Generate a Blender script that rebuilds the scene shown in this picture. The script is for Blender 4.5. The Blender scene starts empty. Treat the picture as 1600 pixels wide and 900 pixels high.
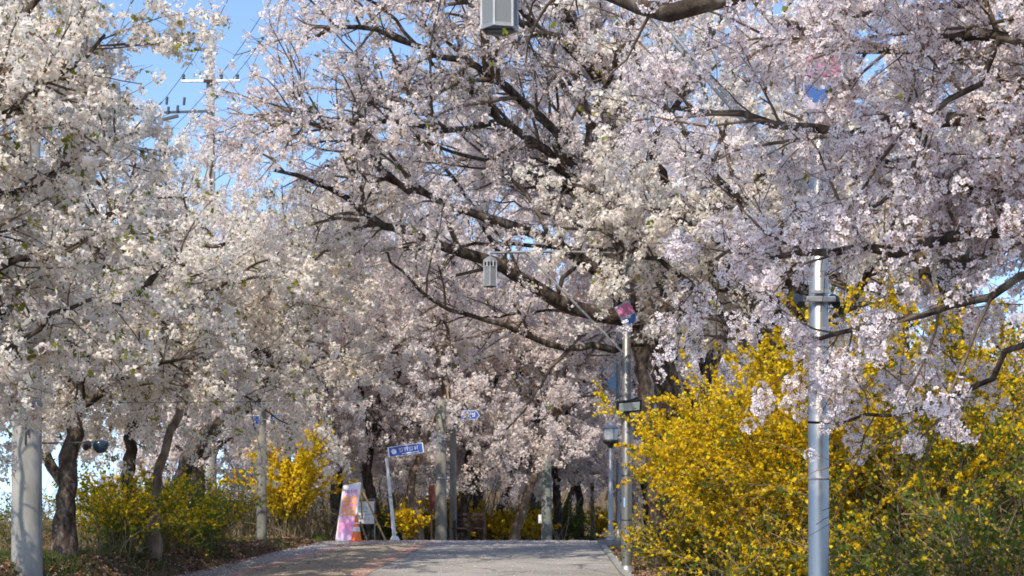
import bpy, math, numpy as np
from math import radians, pi, sin, cos

sc = bpy.context.scene
# ------------------------------------------------------------------ camera
F, HY, CZ = 2400.0, 830.0, 1.6          # focal length in photo pixels, horizon row, eye height
cam_d = bpy.data.cameras.new("camera")
cam_d.sensor_width = 36.0
cam_d.lens = 36.0 * F / 1600.0
cam_d.shift_y = (HY - 450.0) / 1600.0
cam_d.clip_start, cam_d.clip_end = 0.1, 3000.0
cam = bpy.data.objects.new("camera", cam_d)
sc.collection.objects.link(cam)
cam.location = (0, 0, CZ)
cam.rotation_euler = (pi / 2, 0, 0)
sc.camera = cam
# ------------------------------------------------------------------ light
SUN_EL, SUN_AZ = radians(46), radians(202)   # azimuth clockwise from +Y: the sun stands behind us to the left
world = bpy.data.worlds.new("World")
sc.world = world
world.use_nodes = True
wn = world.node_tree.nodes
sky = wn.new("ShaderNodeTexSky")
sky.sky_type = 'NISHITA'
sky.sun_disc = False
sky.sun_elevation = SUN_EL
sky.sun_rotation = SUN_AZ
sky.air_density, sky.dust_density, sky.ozone_density = 0.9, 0.55, 2.6
wn["Background"].inputs[1].default_value = 0.15
# the whole dome is dipped a little, so that the pale horizon band lies below the distant trees
tcw = wn.new("ShaderNodeTexCoord"); vad = wn.new("ShaderNodeVectorMath"); vad.operation = 'ADD'; vad.inputs[1].default_value = (0, 0, .085)
vno = wn.new("ShaderNodeVectorMath"); vno.operation = 'NORMALIZE'
world.node_tree.links.new(tcw.outputs["Generated"], vad.inputs[0]); world.node_tree.links.new(vad.outputs[0], vno.inputs[0])
world.node_tree.links.new(vno.outputs[0], sky.inputs[0])
world.node_tree.links.new(sky.outputs[0], wn["Background"].inputs[0])
sun_d = bpy.data.lights.new("sun", 'SUN')
sun_d.energy = 2.75
sun_d.angle = radians(0.53)
sun_d.color = (1.0, 0.905, 0.76)
sun = bpy.data.objects.new("sun", sun_d)
sc.collection.objects.link(sun)
sun.rotation_euler = (pi / 2 - SUN_EL, 0, -SUN_AZ + pi)   # light travels away from the sun azimuth
sc.view_settings.view_transform = 'Standard'
sc.view_settings.look = 'None'
sc.view_settings.exposure = 1.0
sc.view_settings.gamma = 1.0
sc.cycles.max_bounces = 10
sc.cycles.diffuse_bounces = 8
sc.cycles.transmission_bounces = 5
sc.cycles.glossy_bounces = 2
sc.cycles.filter_width = 1.75
sc.cycles.caustics_reflective = False
sc.cycles.caustics_refractive = False

# ------------------------------------------------------------------ helpers
COL = sc.collection
A = np.array
def P(px, py, Y):
    return (((px - 800.0) / F) * Y, float(Y), CZ + (HY - py) / F * Y)
def norm(v):
    return v / np.maximum(np.linalg.norm(v, axis=-1, keepdims=True), 1e-9)

def mesh_np(name, V, Q=None, T=None, mats=(), mi=None, smooth=False):
    me = bpy.data.meshes.new(name)
    V = np.asarray(V, np.float32).reshape(-1, 3)
    if Q is not None and np.asarray(Q).ndim == 2 and np.asarray(Q).shape[1] == 3: Q, T = None, Q
    Q = np.zeros((0, 4), np.int32) if Q is None else np.asarray(Q, np.int32).reshape(-1, 4)
    T = np.zeros((0, 3), np.int32) if T is None else np.asarray(T, np.int32).reshape(-1, 3)
    me.vertices.add(len(V))
    me.vertices.foreach_set("co", V.ravel())
    li = np.concatenate([Q.ravel(), T.ravel()])
    me.loops.add(len(li))
    me.loops.foreach_set("vertex_index", li)
    me.polygons.add(len(Q) + len(T))
    ls = np.concatenate([np.arange(len(Q)) * 4, len(Q) * 4 + np.arange(len(T)) * 3]).astype(np.int32)
    me.polygons.foreach_set("loop_start", ls)
    if mi is not None:
        me.polygons.foreach_set("material_index", np.asarray(mi, np.int32))
    if smooth:
        me.polygons.foreach_set("use_smooth", np.ones(len(Q) + len(T), bool))
    me.update(calc_edges=True)
    for m in mats:
        me.materials.append(m)
    return me

def obj(name, me, parent=None, loc=None):
    o = bpy.data.objects.new(name, me)
    COL.objects.link(o)
    if parent is not None:
        o.parent = parent
    if loc is not None:
        o.location = loc
    return o

def tag(o, label=None, cat=None, group=None, kind=None):
    if label: o['label'] = label
    if cat: o['category'] = cat
    if group: o['group'] = group
    if kind: o['kind'] = kind
    return o

def thing(name, label, cat, loc, rz=0.0, group=None):
    o = bpy.data.objects.new(name, None)
    o.empty_display_size = 0.3
    COL.objects.link(o)
    o.location = loc
    o.rotation_euler = (0, 0, rz)
    return tag(o, label, cat, group)

class MB:
    """collects hard-surface shapes into one mesh"""
    def __init__(s): s.v, s.f, s.sm = [], [], []
    def add(s, V, Fs, smooth=False):
        b = len(s.v)
        s.v += [tuple(p) for p in V]
        s.f += [tuple(i + b for i in f) for f in Fs]
        s.sm += [smooth] * len(Fs)
        return s
    def box(s, c, d, rot=None):
        V = A([(x, y, z) for x in (-.5, .5) for y in (-.5, .5) for z in (-.5, .5)]) * A(d)
        if rot is not None: V = V @ A(rot).T
        V = V + A(c)
        return s.add(V, [(0, 1, 3, 2), (4, 6, 7, 5), (0, 4, 5, 1), (2, 3, 7, 6), (0, 2, 6, 4), (1, 5, 7, 3)])
    def bar(s, a, b, w, h=None, up=(0, 0, 1)):
        a, b = A(a, float), A(b, float)
        h = w if h is None else h
        x = norm(b - a); u = A(up, float)
        if abs(np.dot(x, u)) > .98: u = A((1., 0, 0))
        y = norm(np.cross(u, x)); z = np.cross(x, y)
        return s.box((a + b) / 2, (np.linalg.norm(b - a), w, h), np.stack([x, y, z], 1))
    def tube(s, pts, radii, n=14, caps=True):
        pts = A(pts, float); radii = np.broadcast_to(A(radii, float), (len(pts),))
        t = norm(np.gradient(pts, axis=0))
        ref = A((1., 0, 0)) if abs(t[:, 0]).mean() < .6 else A((0, 1., 0))
        u = norm(ref - (t @ ref)[:, None] * t); w = np.cross(t, u)
        an = np.arange(n) * 2 * pi / n
        V = pts[:, None] + radii[:, None, None] * (np.cos(an)[None, :, None] * u[:, None] + np.sin(an)[None, :, None] * w[:, None])
        K = len(pts)
        Fs = [(i * n + j, i * n + (j + 1) % n, (i + 1) * n + (j + 1) % n, (i + 1) * n + j) for i in range(K - 1) for j in range(n)]
        s.add(V.reshape(-1, 3), Fs, True)
        if caps:
            s.add(V[0], [tuple(range(n))[::-1]]); s.add(V[-1], [tuple(range(n))])
        return s
    def lathe(s, prof, c=(0, 0, 0), n=20, ang0=0.0):
        """prof = [(r, z)...]; hard rings are made by doubling points"""
        an = ang0 + np.arange(n) * 2 * pi / n
        V = A([[(c[0] + r * cos(a), c[1] + r * sin(a), c[2] + z) for a in an] for r, z in prof]).reshape(-1, 3)
        K = len(prof)
        Fs = [(i * n + j, i * n + (j + 1) % n, (i + 1) * n + (j + 1) % n, (i + 1) * n + j) for i in range(K - 1) for j in range(n)]
        return s.add(V, Fs, n > 8)
    def prism(s, poly, origin, ux, uy, depth):
        """polygon (2-D list) in the plane ux,uy, extruded by vector depth"""
        o, ux, uy, d = A(origin, float), A(ux, float), A(uy, float), A(depth, float)
        n = len(poly)
        V = [o + ux * p[0] + uy * p[1] for p in poly] + [o + ux * p[0] + uy * p[1] + d for p in poly]
        return s.add(V, [tuple(range(n))[::-1], tuple(range(n, 2 * n))] + [(i, (i + 1) % n, n + (i + 1) % n, n + i) for i in range(n)])
    def build(s, name, mat, parent=None, bevel=0.0, loc=None):
        me = bpy.data.meshes.new(name)
        me.from_pydata(s.v, [], s.f)
        me.polygons.foreach_set("use_smooth", s.sm)
        me.update()
        for m in (mat if isinstance(mat, (list, tuple)) else [mat]):
            me.materials.append(m)
        o = obj(name, me, parent, loc)
        if bevel:
            b = o.modifiers.new("bevel", 'BEVEL'); b.width = bevel; b.segments = 2; b.limit_method = 'ANGLE'
        return o

# ------------------------------------------------------------------ materials
def mat_base(name, rough=.6, metal=0.0, col=(.5, .5, .5), spec=.5):
    m = bpy.data.materials.new(name); m.use_nodes = True
    b = m.node_tree.nodes["Principled BSDF"]
    b.inputs["Base Color"].default_value = (*col, 1)
    b.inputs["Roughness"].default_value = rough
    b.inputs["Metallic"].default_value = metal
    b.inputs["Specular IOR Level"].default_value = spec
    return m, m.node_tree.nodes, m.node_tree.links, b

def ramp(N, stops, interp='LINEAR'):
    r = N.new("ShaderNodeValToRGB"); e = r.color_ramp.elements; r.color_ramp.interpolation = interp
    while len(e) < len(stops): e.new(.5)
    for i, (p, c) in enumerate(stops):
        e[i].position = p; e[i].color = (*c, 1)
    return r

def noise_mat(name, stops, scale=4, detail=6, rough=.7, metal=0.0, bump=0.0, bscale=None, stretch=None, spec=.3, dist=.02):
    m, N, L, b = mat_base(name, rough, metal, spec=spec)
    tc = N.new("ShaderNodeTexCoord"); mp = N.new("ShaderNodeMapping")
    L.new(tc.outputs["Object"], mp.inputs[0])
    if stretch: mp.inputs["Scale"].default_value = stretch
    n = N.new("ShaderNodeTexNoise"); n.inputs["Scale"].default_value = scale; n.inputs["Detail"].default_value = detail
    L.new(mp.outputs[0], n.inputs["Vector"])
    r = ramp(N, stops); L.new(n.outputs[0], r.inputs[0]); L.new(r.outputs[0], b.inputs["Base Color"])
    if bump:
        n2 = N.new("ShaderNodeTexNoise"); n2.inputs["Scale"].default_value = bscale or scale * 3; n2.inputs["Detail"].default_value = 8
        L.new(mp.outputs[0], n2.inputs["Vector"])
        bp = N.new("ShaderNodeBump"); bp.inputs["Strength"].default_value = bump; bp.inputs["Distance"].default_value = dist
        L.new(n2.outputs[0], bp.inputs["Height"]); L.new(bp.outputs[0], b.inputs["Normal"])
    return m

def leaf_mat(name, stops, transl=.35, rough=.6, big=None):
    """thin petals and leaves: every piece takes its own tint, light passes through"""
    m = bpy.data.materials.new(name); m.use_nodes = True
    N, L = m.node_tree.nodes, m.node_tree.links
    N.remove(N["Principled BSDF"])
    g = N.new("ShaderNodeNewGeometry")
    r = ramp(N, stops); L.new(g.outputs["Random Per Island"], r.inputs[0])
    d = N.new("ShaderNodeBsdfDiffuse"); t = N.new("ShaderNodeBsdfTranslucent"); mx = N.new("ShaderNodeMixShader")
    mx.inputs[0].default_value = transl
    L.new(r.outputs[0], d.inputs[0]); L.new(r.outputs[0], t.inputs[0])
    L.new(d.outputs[0], mx.inputs[1]); L.new(t.outputs[0], mx.inputs[2])
    L.new(mx.outputs[0], N["Material Output"].inputs[0])
    return m

M = {}
M['bark'] = noise_mat('cherry_bark', [(.32, (.025, .018, .014)), (.5, (.065, .049, .039)), (.6, (.11, .086, .069)), (.72, (.24, .21, .175))], scale=8, detail=12, bump=1.0, bscale=14, stretch=(1, 1, .45), rough=.92, spec=.1, dist=.06)
M['bark_pale'] = noise_mat('pale_bark', [(.3, (.10, .075, .055)), (.55, (.22, .165, .12)), (.75, (.33, .26, .20))], scale=6, bump=.8, bscale=10, stretch=(1, 1, .5), rough=.9, spec=.15, dist=.03)
M['twig'] = noise_mat('twig_bark', [(.3, (.070, .050, .036)), (.7, (.17, .128, .092))], scale=9, rough=.85, spec=.15)
M['petal_white'] = leaf_mat('white_petals', [(0, (.81, .73, .66)), (.3, (.87, .805, .725)), (.75, (.90, .855, .77)), (.93, (.83, .76, .66)), (1, (.74, .58, .56))], .5)
M['petal_pink'] = leaf_mat('pale_pink_petals', [(0, (.78, .67, .645)), (.3, (.84, .755, .72)), (.75, (.88, .82, .775)), (.93, (.81, .72, .66)), (1, (.71, .55, .535))], .5)
M['petal_far'] = leaf_mat('pink_grey_petals', [(0, (.77, .67, .635)), (.4, (.84, .765, .725)), (.8, (.88, .83, .785)), (1, (.70, .57, .54))], .52)
M['calyx'] = leaf_mat('calyx_and_bud', [(0, (.20, .085, .06)), (.4, (.26, .15, .07)), (.75, (.16, .15, .04)), (1, (.34, .14, .13))], .25)
M['petal_near'] = None
M['young_leaf'] = leaf_mat('young_leaf', [(0, (.17, .20, .025)), (.5, (.24, .27, .035)), (1, (.32, .28, .05))], .45)
M['leaf'] = leaf_mat('shrub_leaf', [(0, (.07, .11, .02)), (.5, (.12, .16, .03)), (1, (.20, .19, .05))], .45)
M['fresh_leaf'] = leaf_mat('fresh_shrub_leaf', [(0, (.085, .16, .025)), (.5, (.14, .22, .035)), (1, (.24, .26, .06))], .45)
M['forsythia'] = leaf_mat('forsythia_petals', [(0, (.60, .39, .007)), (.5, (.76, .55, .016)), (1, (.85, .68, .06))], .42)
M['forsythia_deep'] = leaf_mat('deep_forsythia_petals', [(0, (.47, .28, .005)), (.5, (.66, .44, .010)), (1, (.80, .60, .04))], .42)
M['stem'] = noise_mat('shrub_stem', [(.3, (.13, .10, .055)), (.7, (.28, .22, .13))], scale=8, rough=.85, spec=.15)
M['drystem'] = leaf_mat('dry_stem', [(0, (.16, .11, .06)), (.5, (.28, .21, .12)), (1, (.38, .30, .19))], .1)
M['grass'] = leaf_mat('grass', [(0, (.045, .085, .02)), (.6, (.08, .13, .03)), (1, (.16, .16, .06))], .3)
M['litter'] = leaf_mat('leaf_litter', [(0, (.12, .065, .035)), (.5, (.22, .13, .075)), (1, (.34, .23, .15))], .15)
M['fallen'] = leaf_mat('fallen_petals', [(0, (.74, .60, .60)), (1, (.88, .80, .78))], .2)
M['steel'] = noise_mat('stainless_steel', [(.3, (.34, .328, .305)), (.7, (.45, .435, .41))], scale=3, rough=.36, metal=.78, bump=.05, stretch=(1, 1, .15))
M['pole_grey'] = noise_mat('dull_grey_steel', [(.3, (.15, .147, .138)), (.7, (.23, .225, .21))], scale=4, rough=.42, metal=.55, bump=.05, stretch=(1, 1, .2))
M['galv'] = noise_mat('galvanised_steel', [(.3, (.26, .265, .27)), (.7, (.38, .385, .385))], scale=7, rough=.5, metal=.6, bump=.05)
M['white_paint'] = noise_mat('white_painted_steel', [(.25, (.50, .50, .49)), (.6, (.72, .72, .71))], scale=6, rough=.5, bump=.05)
M['concrete'] = noise_mat('concrete', [(.25, (.15, .148, .13)), (.5, (.26, .255, .235)), (.75, (.36, .355, .32))], scale=4.5, detail=12, rough=.9, bump=.3, bscale=40, spec=.2, dist=.004, stretch=(1, 1, .3))
M['old_concrete'] = noise_mat('weathered_concrete', [(.25, (.10, .095, .08)), (.5, (.17, .16, .135)), (.75, (.25, .23, .19))], scale=4, detail=10, rough=.92, bump=.3, bscale=40, spec=.2, dist=.004, stretch=(1, 1, .3))
M['green_grey'] = noise_mat('green_grey_concrete', [(.3, (.09, .11, .10)), (.7, (.18, .19, .17))], scale=4, rough=.85, bump=.2, bscale=30, dist=.004)
M['black'] = mat_base('black_painted_metal', .45, 0, (.012, .013, .014))[0]
M['dark'] = mat_base('dark_metal', .5, .3, (.05, .05, .05))[0]
M['lens'] = mat_base('lamp_glass', .25, 0, (.42, .47, .46), .6)[0]
M['blue_sign'] = mat_base('blue_sign_sheet', .4, 0, (.035, .085, .36))[0]
M['sign_white'] = mat_base('white_lettering', .45, 0, (.72, .74, .80))[0]
M['pink_board'] = None
M['orange'] = mat_base('orange_cone_plastic', .5, 0, (.86, .17, .025))[0]
M['white_band'] = mat_base('white_reflective_band', .4, 0, (.74, .72, .70))[0]
M['wood'] = noise_mat('raw_timber', [(.3, (.30, .20, .10)), (.7, (.46, .34, .19))], scale=6, rough=.8, stretch=(1, 1, .2), bump=.2)
M['dark_wood'] = noise_mat('dark_stained_wood', [(.3, (.022, .011, .009)), (.7, (.05, .027, .022))], scale=6, rough=.7, stretch=(.3, 1, 1), bump=.2)
M['rust_red'] = noise_mat('rust_red_board', [(.3, (.075, .018, .012)), (.7, (.13, .032, .022))], scale=6, rough=.7)
M['board_white'] = noise_mat('white_board', [(.3, (.66, .66, .62)), (.7, (.76, .76, .73))], scale=3, rough=.55)
M['green_metal'] = mat_base('green_painted_post', .5, .2, (.16, .24, .17))[0]
M['yellow_letter'] = mat_base('yellow_lettering', .5, 0, (.90, .46, .02))[0]
M['violet_letter'] = mat_base('violet_lettering', .5, 0, (.55, .22, .45))[0]
M['grey_letter'] = mat_base('grey_lettering', .5, 0, (.36, .38, .40))[0]
M['green_letter'] = mat_base('green_lettering', .5, 0, (.25, .48, .36))[0]
M['flag_white'] = mat_base('banner_white', .7, 0, (.44, .41, .50))[0]
M['flag_pink'] = mat_base('banner_pink', .7, 0, (.50, .16, .30))[0]
M['flag_blue'] = mat_base('banner_blue', .6, 0, (.03, .10, .32))[0]
M['flag_cyan'] = mat_base('banner_light_blue', .6, 0, (.25, .48, .72))[0]
M['navy'] = mat_base('navy_cloth', .8, 0, (.015, .018, .06))[0]
M['red_cloth'] = mat_base('dark_red_cloth', .8, 0, (.16, .025, .03))[0]

def pink_board():
    m, N, L, b = mat_base('pink_banner_print', .5)
    tc = N.new("ShaderNodeTexCoord"); s = N.new("ShaderNodeSeparateXYZ"); L.new(tc.outputs["Generated"], s.inputs[0])
    r = ramp(N, [(0, (.74, .58, .80)), (.12, (.80, .44, .68)), (.25, (.86, .27, .52)), (.38, (.80, .46, .68)), (.62, (.87, .27, .50)), (.80, (.80, .48, .68)), (1, (.66, .74, .85))])
    n = N.new("ShaderNodeTexNoise"); n.inputs["Scale"].default_value = 3
    mx = N.new("ShaderNodeMath"); mx.operation = 'MULTIPLY_ADD'; mx.inputs[1].default_value = .16
    L.new(n.outputs[0], mx.inputs[0]); L.new(s.outputs[2], mx.inputs[2])
    sb = N.new("ShaderNodeMath"); sb.operation = 'SUBTRACT'; sb.inputs[1].default_value = .08
    L.new(mx.outputs[0], sb.inputs[0]); L.new(sb.outputs[0], r.inputs[0]); L.new(r.outputs[0], b.inputs["Base Color"])
    return m
M['pink_board'] = pink_board()

def petal_near():
    m = bpy.data.materials.new('open_cherry_petals'); m.use_nodes = True
    N, L = m.node_tree.nodes, m.node_tree.links
    N.remove(N["Principled BSDF"])
    g = N.new("ShaderNodeNewGeometry"); at = N.new("ShaderNodeAttribute"); at.attribute_name = "radial"
    r = ramp(N, [(0, (.50, .20, .27)), (.16, (.74, .54, .60)), (.34, (.87, .81, .82)), (1, (.90, .86, .86))])
    L.new(at.outputs["Fac"], r.inputs[0])
    r2 = ramp(N, [(0, (1, .93, .93)), (.5, (1, 1, .99)), (1, (.95, .92, .95))]); L.new(g.outputs["Random Per Island"], r2.inputs[0])
    mu = N.new("ShaderNodeMix"); mu.data_type = 'RGBA'; mu.blend_type = 'MULTIPLY'; mu.inputs[0].default_value = 1
    L.new(r.outputs[0], mu.inputs[6]); L.new(r2.outputs[0], mu.inputs[7])
    d = N.new("ShaderNodeBsdfDiffuse"); t = N.new("ShaderNodeBsdfTranslucent"); mx = N.new("ShaderNodeMixShader")
    mx.inputs[0].default_value = .42
    L.new(mu.outputs[2], d.inputs[0]); L.new(mu.outputs[2], t.inputs[0])
    L.new(d.outputs[0], mx.inputs[1]); L.new(t.outputs[0], mx.inputs[2]); L.new(mx.outputs[0], N["Material Output"].inputs[0])
    return m
M['petal_near'] = petal_near()

# ------------------------------------------------------------------ ground and road
_py = A([-30, 0, 12, 20, 24, 33, 39, 45, 47, 52, 60, 80, 120, 400.])
_pz = A([-.4, -.1, -.05, .14, .33, .72, 1.0, 1.255, 1.30, 1.22, .98, 1.0, 1.2, 1.2])
def prof(Y):
    return np.interp(Y, _py, _pz)
def sstep(a, b, x):
    t = np.clip((x - a) / (b - a), 0, 1); return t * t * (3 - 2 * t)
_ex = A([-30, 15, 24, 31, 38, 45, 60.]); _el = A([-7.6, -7.3, -7.1, -6.85, -6.2, -5.45, -4.6])
def XL(Y): return np.interp(Y, _ex, _el)
def XR(Y): return np.interp(Y, [-30, 33, 45, 60], [2.28, 2.28, 2.5, 3.6])
def bumps(X, Y):
    return .05 * np.sin(X * 2.1 + 1.3 * np.sin(Y * .9)) * np.cos(Y * 1.7 + X * .6) + .03 * np.sin(X * 5.3 + Y * 3.1)
def GZ(X, Y):
    X = np.asarray(X, float); Y = np.asarray(Y, float)
    p = prof(Y); xl, xr = XL(Y), XR(Y)
    dl = xl - X; dr = X - (xr + .9)
    bank = np.interp(Y, [0, 20, 26, 36, 45, 60], [.9, .9, .74, .38, .12, .05])
    zl = bank * sstep(.05, .75, dl) - 3.2 * sstep(3.5, 22, dl) * np.interp(Y, [0, 50, 90], [1, 1, .3])
    br = np.interp(Y, [0, 20, 36, 44, 60, 100], [1.9, 1.9, 1.3, .5, .5, .6])
    zr = br * sstep(.2, 4.5, dr)
    # beyond the crest a footpath climbs on the right, and a wooded slope closes the view
    up = sstep(.9, 2.9, X - .022 * Y) * sstep(47, 66, Y) * .43
    hill = sstep(100, 190, Y) * np.interp(X, [-80, -40, -8, 40, 120], [2.6, 2.6, 16, 20, 20])
    off = np.maximum(sstep(.1, .6, dl), sstep(.0, .5, dr))
    return p + zl + zr + up + hill + bumps(X, Y) * off - .03

def grid_axis(parts):
    return np.concatenate([np.arange(a, b, s) for a, b, s in parts])
gx = grid_axis([(-400, -60, 40), (-60, -16, 3), (-16, 12, .35), (12, 60, 3), (60, 401, 40)])
gy = grid_axis([(-40, 6, 4), (6, 60, .5), (60, 110, 2.5), (110, 260, 12), (260, 1500, 120)])
GXm, GYm = np.meshgrid(gx, gy)
GV = np.stack([GXm, GYm, GZ(GXm, GYm)], -1).reshape(-1, 3)
nx, ny = len(gx), len(gy)
ii = (np.arange(ny - 1)[:, None] * nx + np.arange(nx - 1)[None]).ravel()
GQ = np.stack([ii, ii + 1, ii + nx + 1, ii + nx], 1)
M['ground'] = noise_mat('forest_floor', [(.25, (.075, .05, .03)), (.45, (.14, .095, .06)), (.6, (.105, .085, .045)), (.75, (.21, .155, .105))], scale=1.4, detail=12, rough=.95, bump=.6, bscale=9, spec=.1, dist=.05)
tag(obj('ground', mesh_np('ground', GV, GQ, mats=[M['ground']], smooth=True)), kind='structure')

def asphalt(name, c0, c1, petals=.0):
    m, N, L, b = mat_base(name, .85, spec=.25)
    tc = N.new("ShaderNodeTexCoord")
    n1 = N.new("ShaderNodeTexNoise"); n1.inputs["Scale"].default_value = .9; n1.inputs["Detail"].default_value = 8
    n2 = N.new("ShaderNodeTexNoise"); n2.inputs["Scale"].default_value = 45; n2.inputs["Detail"].default_value = 4
    for n in (n1, n2): L.new(tc.outputs["Object"], n.inputs["Vector"])
    r = ramp(N, [(.3, c0), (.7, c1)]); L.new(n1.outputs[0], r.inputs[0])
    r2 = ramp(N, [(.3, (.6, .6, .6)), (.7, (1.3, 1.3, 1.3))]); L.new(n2.outputs[0], r2.inputs[0])
    mu = N.new("ShaderNodeMix"); mu.data_type = 'RGBA'; mu.blend_type = 'MULTIPLY'; mu.inputs[0].default_value = 1
    L.new(r.outputs[0], mu.inputs[6]); L.new(r2.outputs[0], mu.inputs[7]); vo = N.new("ShaderNodeTexVoronoi"); vo.feature = 'DISTANCE_TO_EDGE'; vo.inputs["Scale"].default_value = .42
    nw = N.new("ShaderNodeVectorMath"); nw.operation = 'MULTIPLY_ADD'; nw.inputs[1].default_value = (1.6, 1.6, 0)
    L.new(n1.outputs["Color"], nw.inputs[0]); L.new(tc.outputs["Object"], nw.inputs[2]); L.new(nw.outputs[0], vo.inputs["Vector"])
    r3 = ramp(N, [(0, (.45, .45, .45)), (.012, (.6, .6, .6)), (.02, (1, 1, 1))]); L.new(vo.outputs["Distance"], r3.inputs[0])
    m3 = N.new("ShaderNodeMix"); m3.data_type = 'RGBA'; m3.blend_type = 'MULTIPLY'; m3.inputs[0].default_value = 1
    L.new(mu.outputs[2], m3.inputs[6]); L.new(r3.outputs[0], m3.inputs[7]); L.new(m3.outputs[2], b.inputs["Base Color"])
    bp = N.new("ShaderNodeBump"); bp.inputs["Strength"].default_value = .5; bp.inputs["Distance"].default_value = .006
    L.new(n2.outputs[0], bp.inputs["Height"]); L.new(bp.outputs[0], b.inputs["Normal"])
    return m
M['asphalt'] = asphalt('grey_asphalt', (.235, .22, .20), (.36, .34, .31))
M['asphalt_brown'] = asphalt('brown_asphalt', (.26, .205, .14), (.38, .31, .22))
M['line_pink'] = asphalt('faded_red_line', (.36, .21, .155), (.46, .30, .235))
M['path'] = asphalt('path_earth', (.26, .19, .155), (.36, .28, .235))

def strip(name, fa, fb, y0, y1, dz, mat, cols=2, zfun=prof, step=.5):
    ys = np.arange(y0, y1 + .01, step); ts = np.linspace(0, 1, cols)
    a, b = fa(ys), fb(ys)
    X = a[:, None] + (b - a)[:, None] * ts[None]
    Yg = np.repeat(ys[:, None], cols, 1)
    Z = (zfun(ys)[:, None] if zfun is prof else zfun(X, Yg)) + dz + 0 * X
    i = (np.arange(len(ys) - 1)[:, None] * cols + np.arange(cols - 1)[None]).ravel()
    return tag(obj(name, mesh_np(name, np.stack([X, Yg, Z], -1), np.stack([i, i + 1, i + cols + 1, i + cols], 1), mats=[mat], smooth=True)), kind='structure')
strip('road', XL, XR, -30, 48, .012, M['asphalt'], 8)
L1 = lambda Y: np.interp(Y, [-30, 33, 43, 47], [-6.6, -5.72, -4.75, -4.5])
L2 = lambda Y: np.interp(Y, [-30, 33, 43, 47], [-3.9, -3.2, -2.6, -2.45])
strip('brown_lane', lambda Y: L1(Y) + .1, lambda Y: L2(Y) - .1, -30, 46, .016, M['asphalt_brown'], 4)
strip('red_line', lambda Y: L1(Y) - .16, lambda Y: L1(Y) + .16, -30, 46, .020, M['line_pink'])
strip('red_line', lambda Y: L2(Y) - .2, lambda Y: L2(Y) + .2, -30, 46, .020, M['line_pink'])
strip('footpath', lambda Y: np.interp(Y, [46, 60, 90], [2.5, 3.0, 5.0]), lambda Y: np.interp(Y, [46, 60, 90], [4.2, 5.0, 7.6]), 46.5, 90, .03, M['path'], 6, zfun=GZ)
kerb = tag(bpy.data.objects.new('kerb', None), kind='structure'); COL.objects.link(kerb)
kb = MB().box((0, 0, 0), (.16, .985, .16)).build('kerb_stone', M['concrete'], kerb, .012)
for k in range(34):
    y = 10.5 + k
    o = kb if k == 0 else kb.copy()
    if k: COL.objects.link(o); o.parent = kerb
    o.location = (float(XR(y)) + .08, y, float(prof(y)) - .015)
    o.rotation_euler = (math.atan2(float(prof(y + .5) - prof(y - .5)), 1), 0, -math.atan2(float(XR(y + .5) - XR(y - .5)), 1))

# ------------------------------------------------------------------ plant tools
def tubes_np(Pn, R, S, rng=None, rough=0.0):
    """(N,K,3) centre lines and (N,K) radii -> vertices, quads"""
    N_, K = R.shape
    T = norm(np.gradient(Pn, axis=1))
    mt = norm(T.mean(1))
    ref = np.where((np.abs(mt[:, 2:3]) > .75), A([[1., 0, 0]]), A([[0, 0, 1.]]))[:, None]
    U = norm(ref - (T * ref).sum(-1, keepdims=True) * T)
    W = np.cross(T, U)
    an = np.arange(S) * 2 * pi / S
    rr = R[:, :, None]
    if rough and rng is not None:
        rr = rr * (1 + rough * rng.normal(size=(N_, K, S)))
    V = Pn[:, :, None] + rr[..., None] * (np.cos(an)[None, None, :, None] * U[:, :, None] + np.sin(an)[None, None, :, None] * W[:, :, None])
    n = np.arange(N_)[:, None, None] * K * S; k = np.arange(K - 1)[None, :, None] * S; j = np.arange(S)[None, None]
    j2 = (j + 1) % S
    Q = np.stack([n + k + j, n + k + j2, n + k + S + j2, n + k + S + j], -1).reshape(-1, 4)
    return V.reshape(-1, 3), Q

def resample(pts, K):
    pts = A(pts, float)
    if len(pts) > 2:   # Catmull-Rom through the points first
        q = np.vstack([2 * pts[0] - pts[1], pts, 2 * pts[-1] - pts[-2]])
        out = []
        for i in range(1, len(q) - 2):
            for t in np.linspace(0, 1, 6, endpoint=False):
                p0, p1, p2, p3 = q[i - 1:i + 3]
                out.append(.5 * ((2 * p1) + (p2 - p0) * t + (2 * p0 - 5 * p1 + 4 * p2 - p3) * t * t + (3 * p1 - p0 - 3 * p2 + p3) * t ** 3))
        out.append(q[-2]); pts = A(out)
    d = np.concatenate([[0], np.cumsum(np.linalg.norm(np.diff(pts, axis=0), axis=1))])
    s = np.linspace(0, d[-1], K)
    return np.stack([np.interp(s, d, pts[:, i]) for i in range(3)], 1)

def at_param(Pn, R, idx, t):
    K = R.shape[1]
    f = t * (K - 1); i = np.minimum(f.astype(int), K - 2); w = (f - i)[:, None]
    a, b = Pn[idx, i], Pn[idx, i + 1]
    return a * (1 - w) + b * w, norm(b - a), R[idx, i] * (1 - w[:, 0]) + R[idx, i + 1] * w[:, 0]

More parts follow.
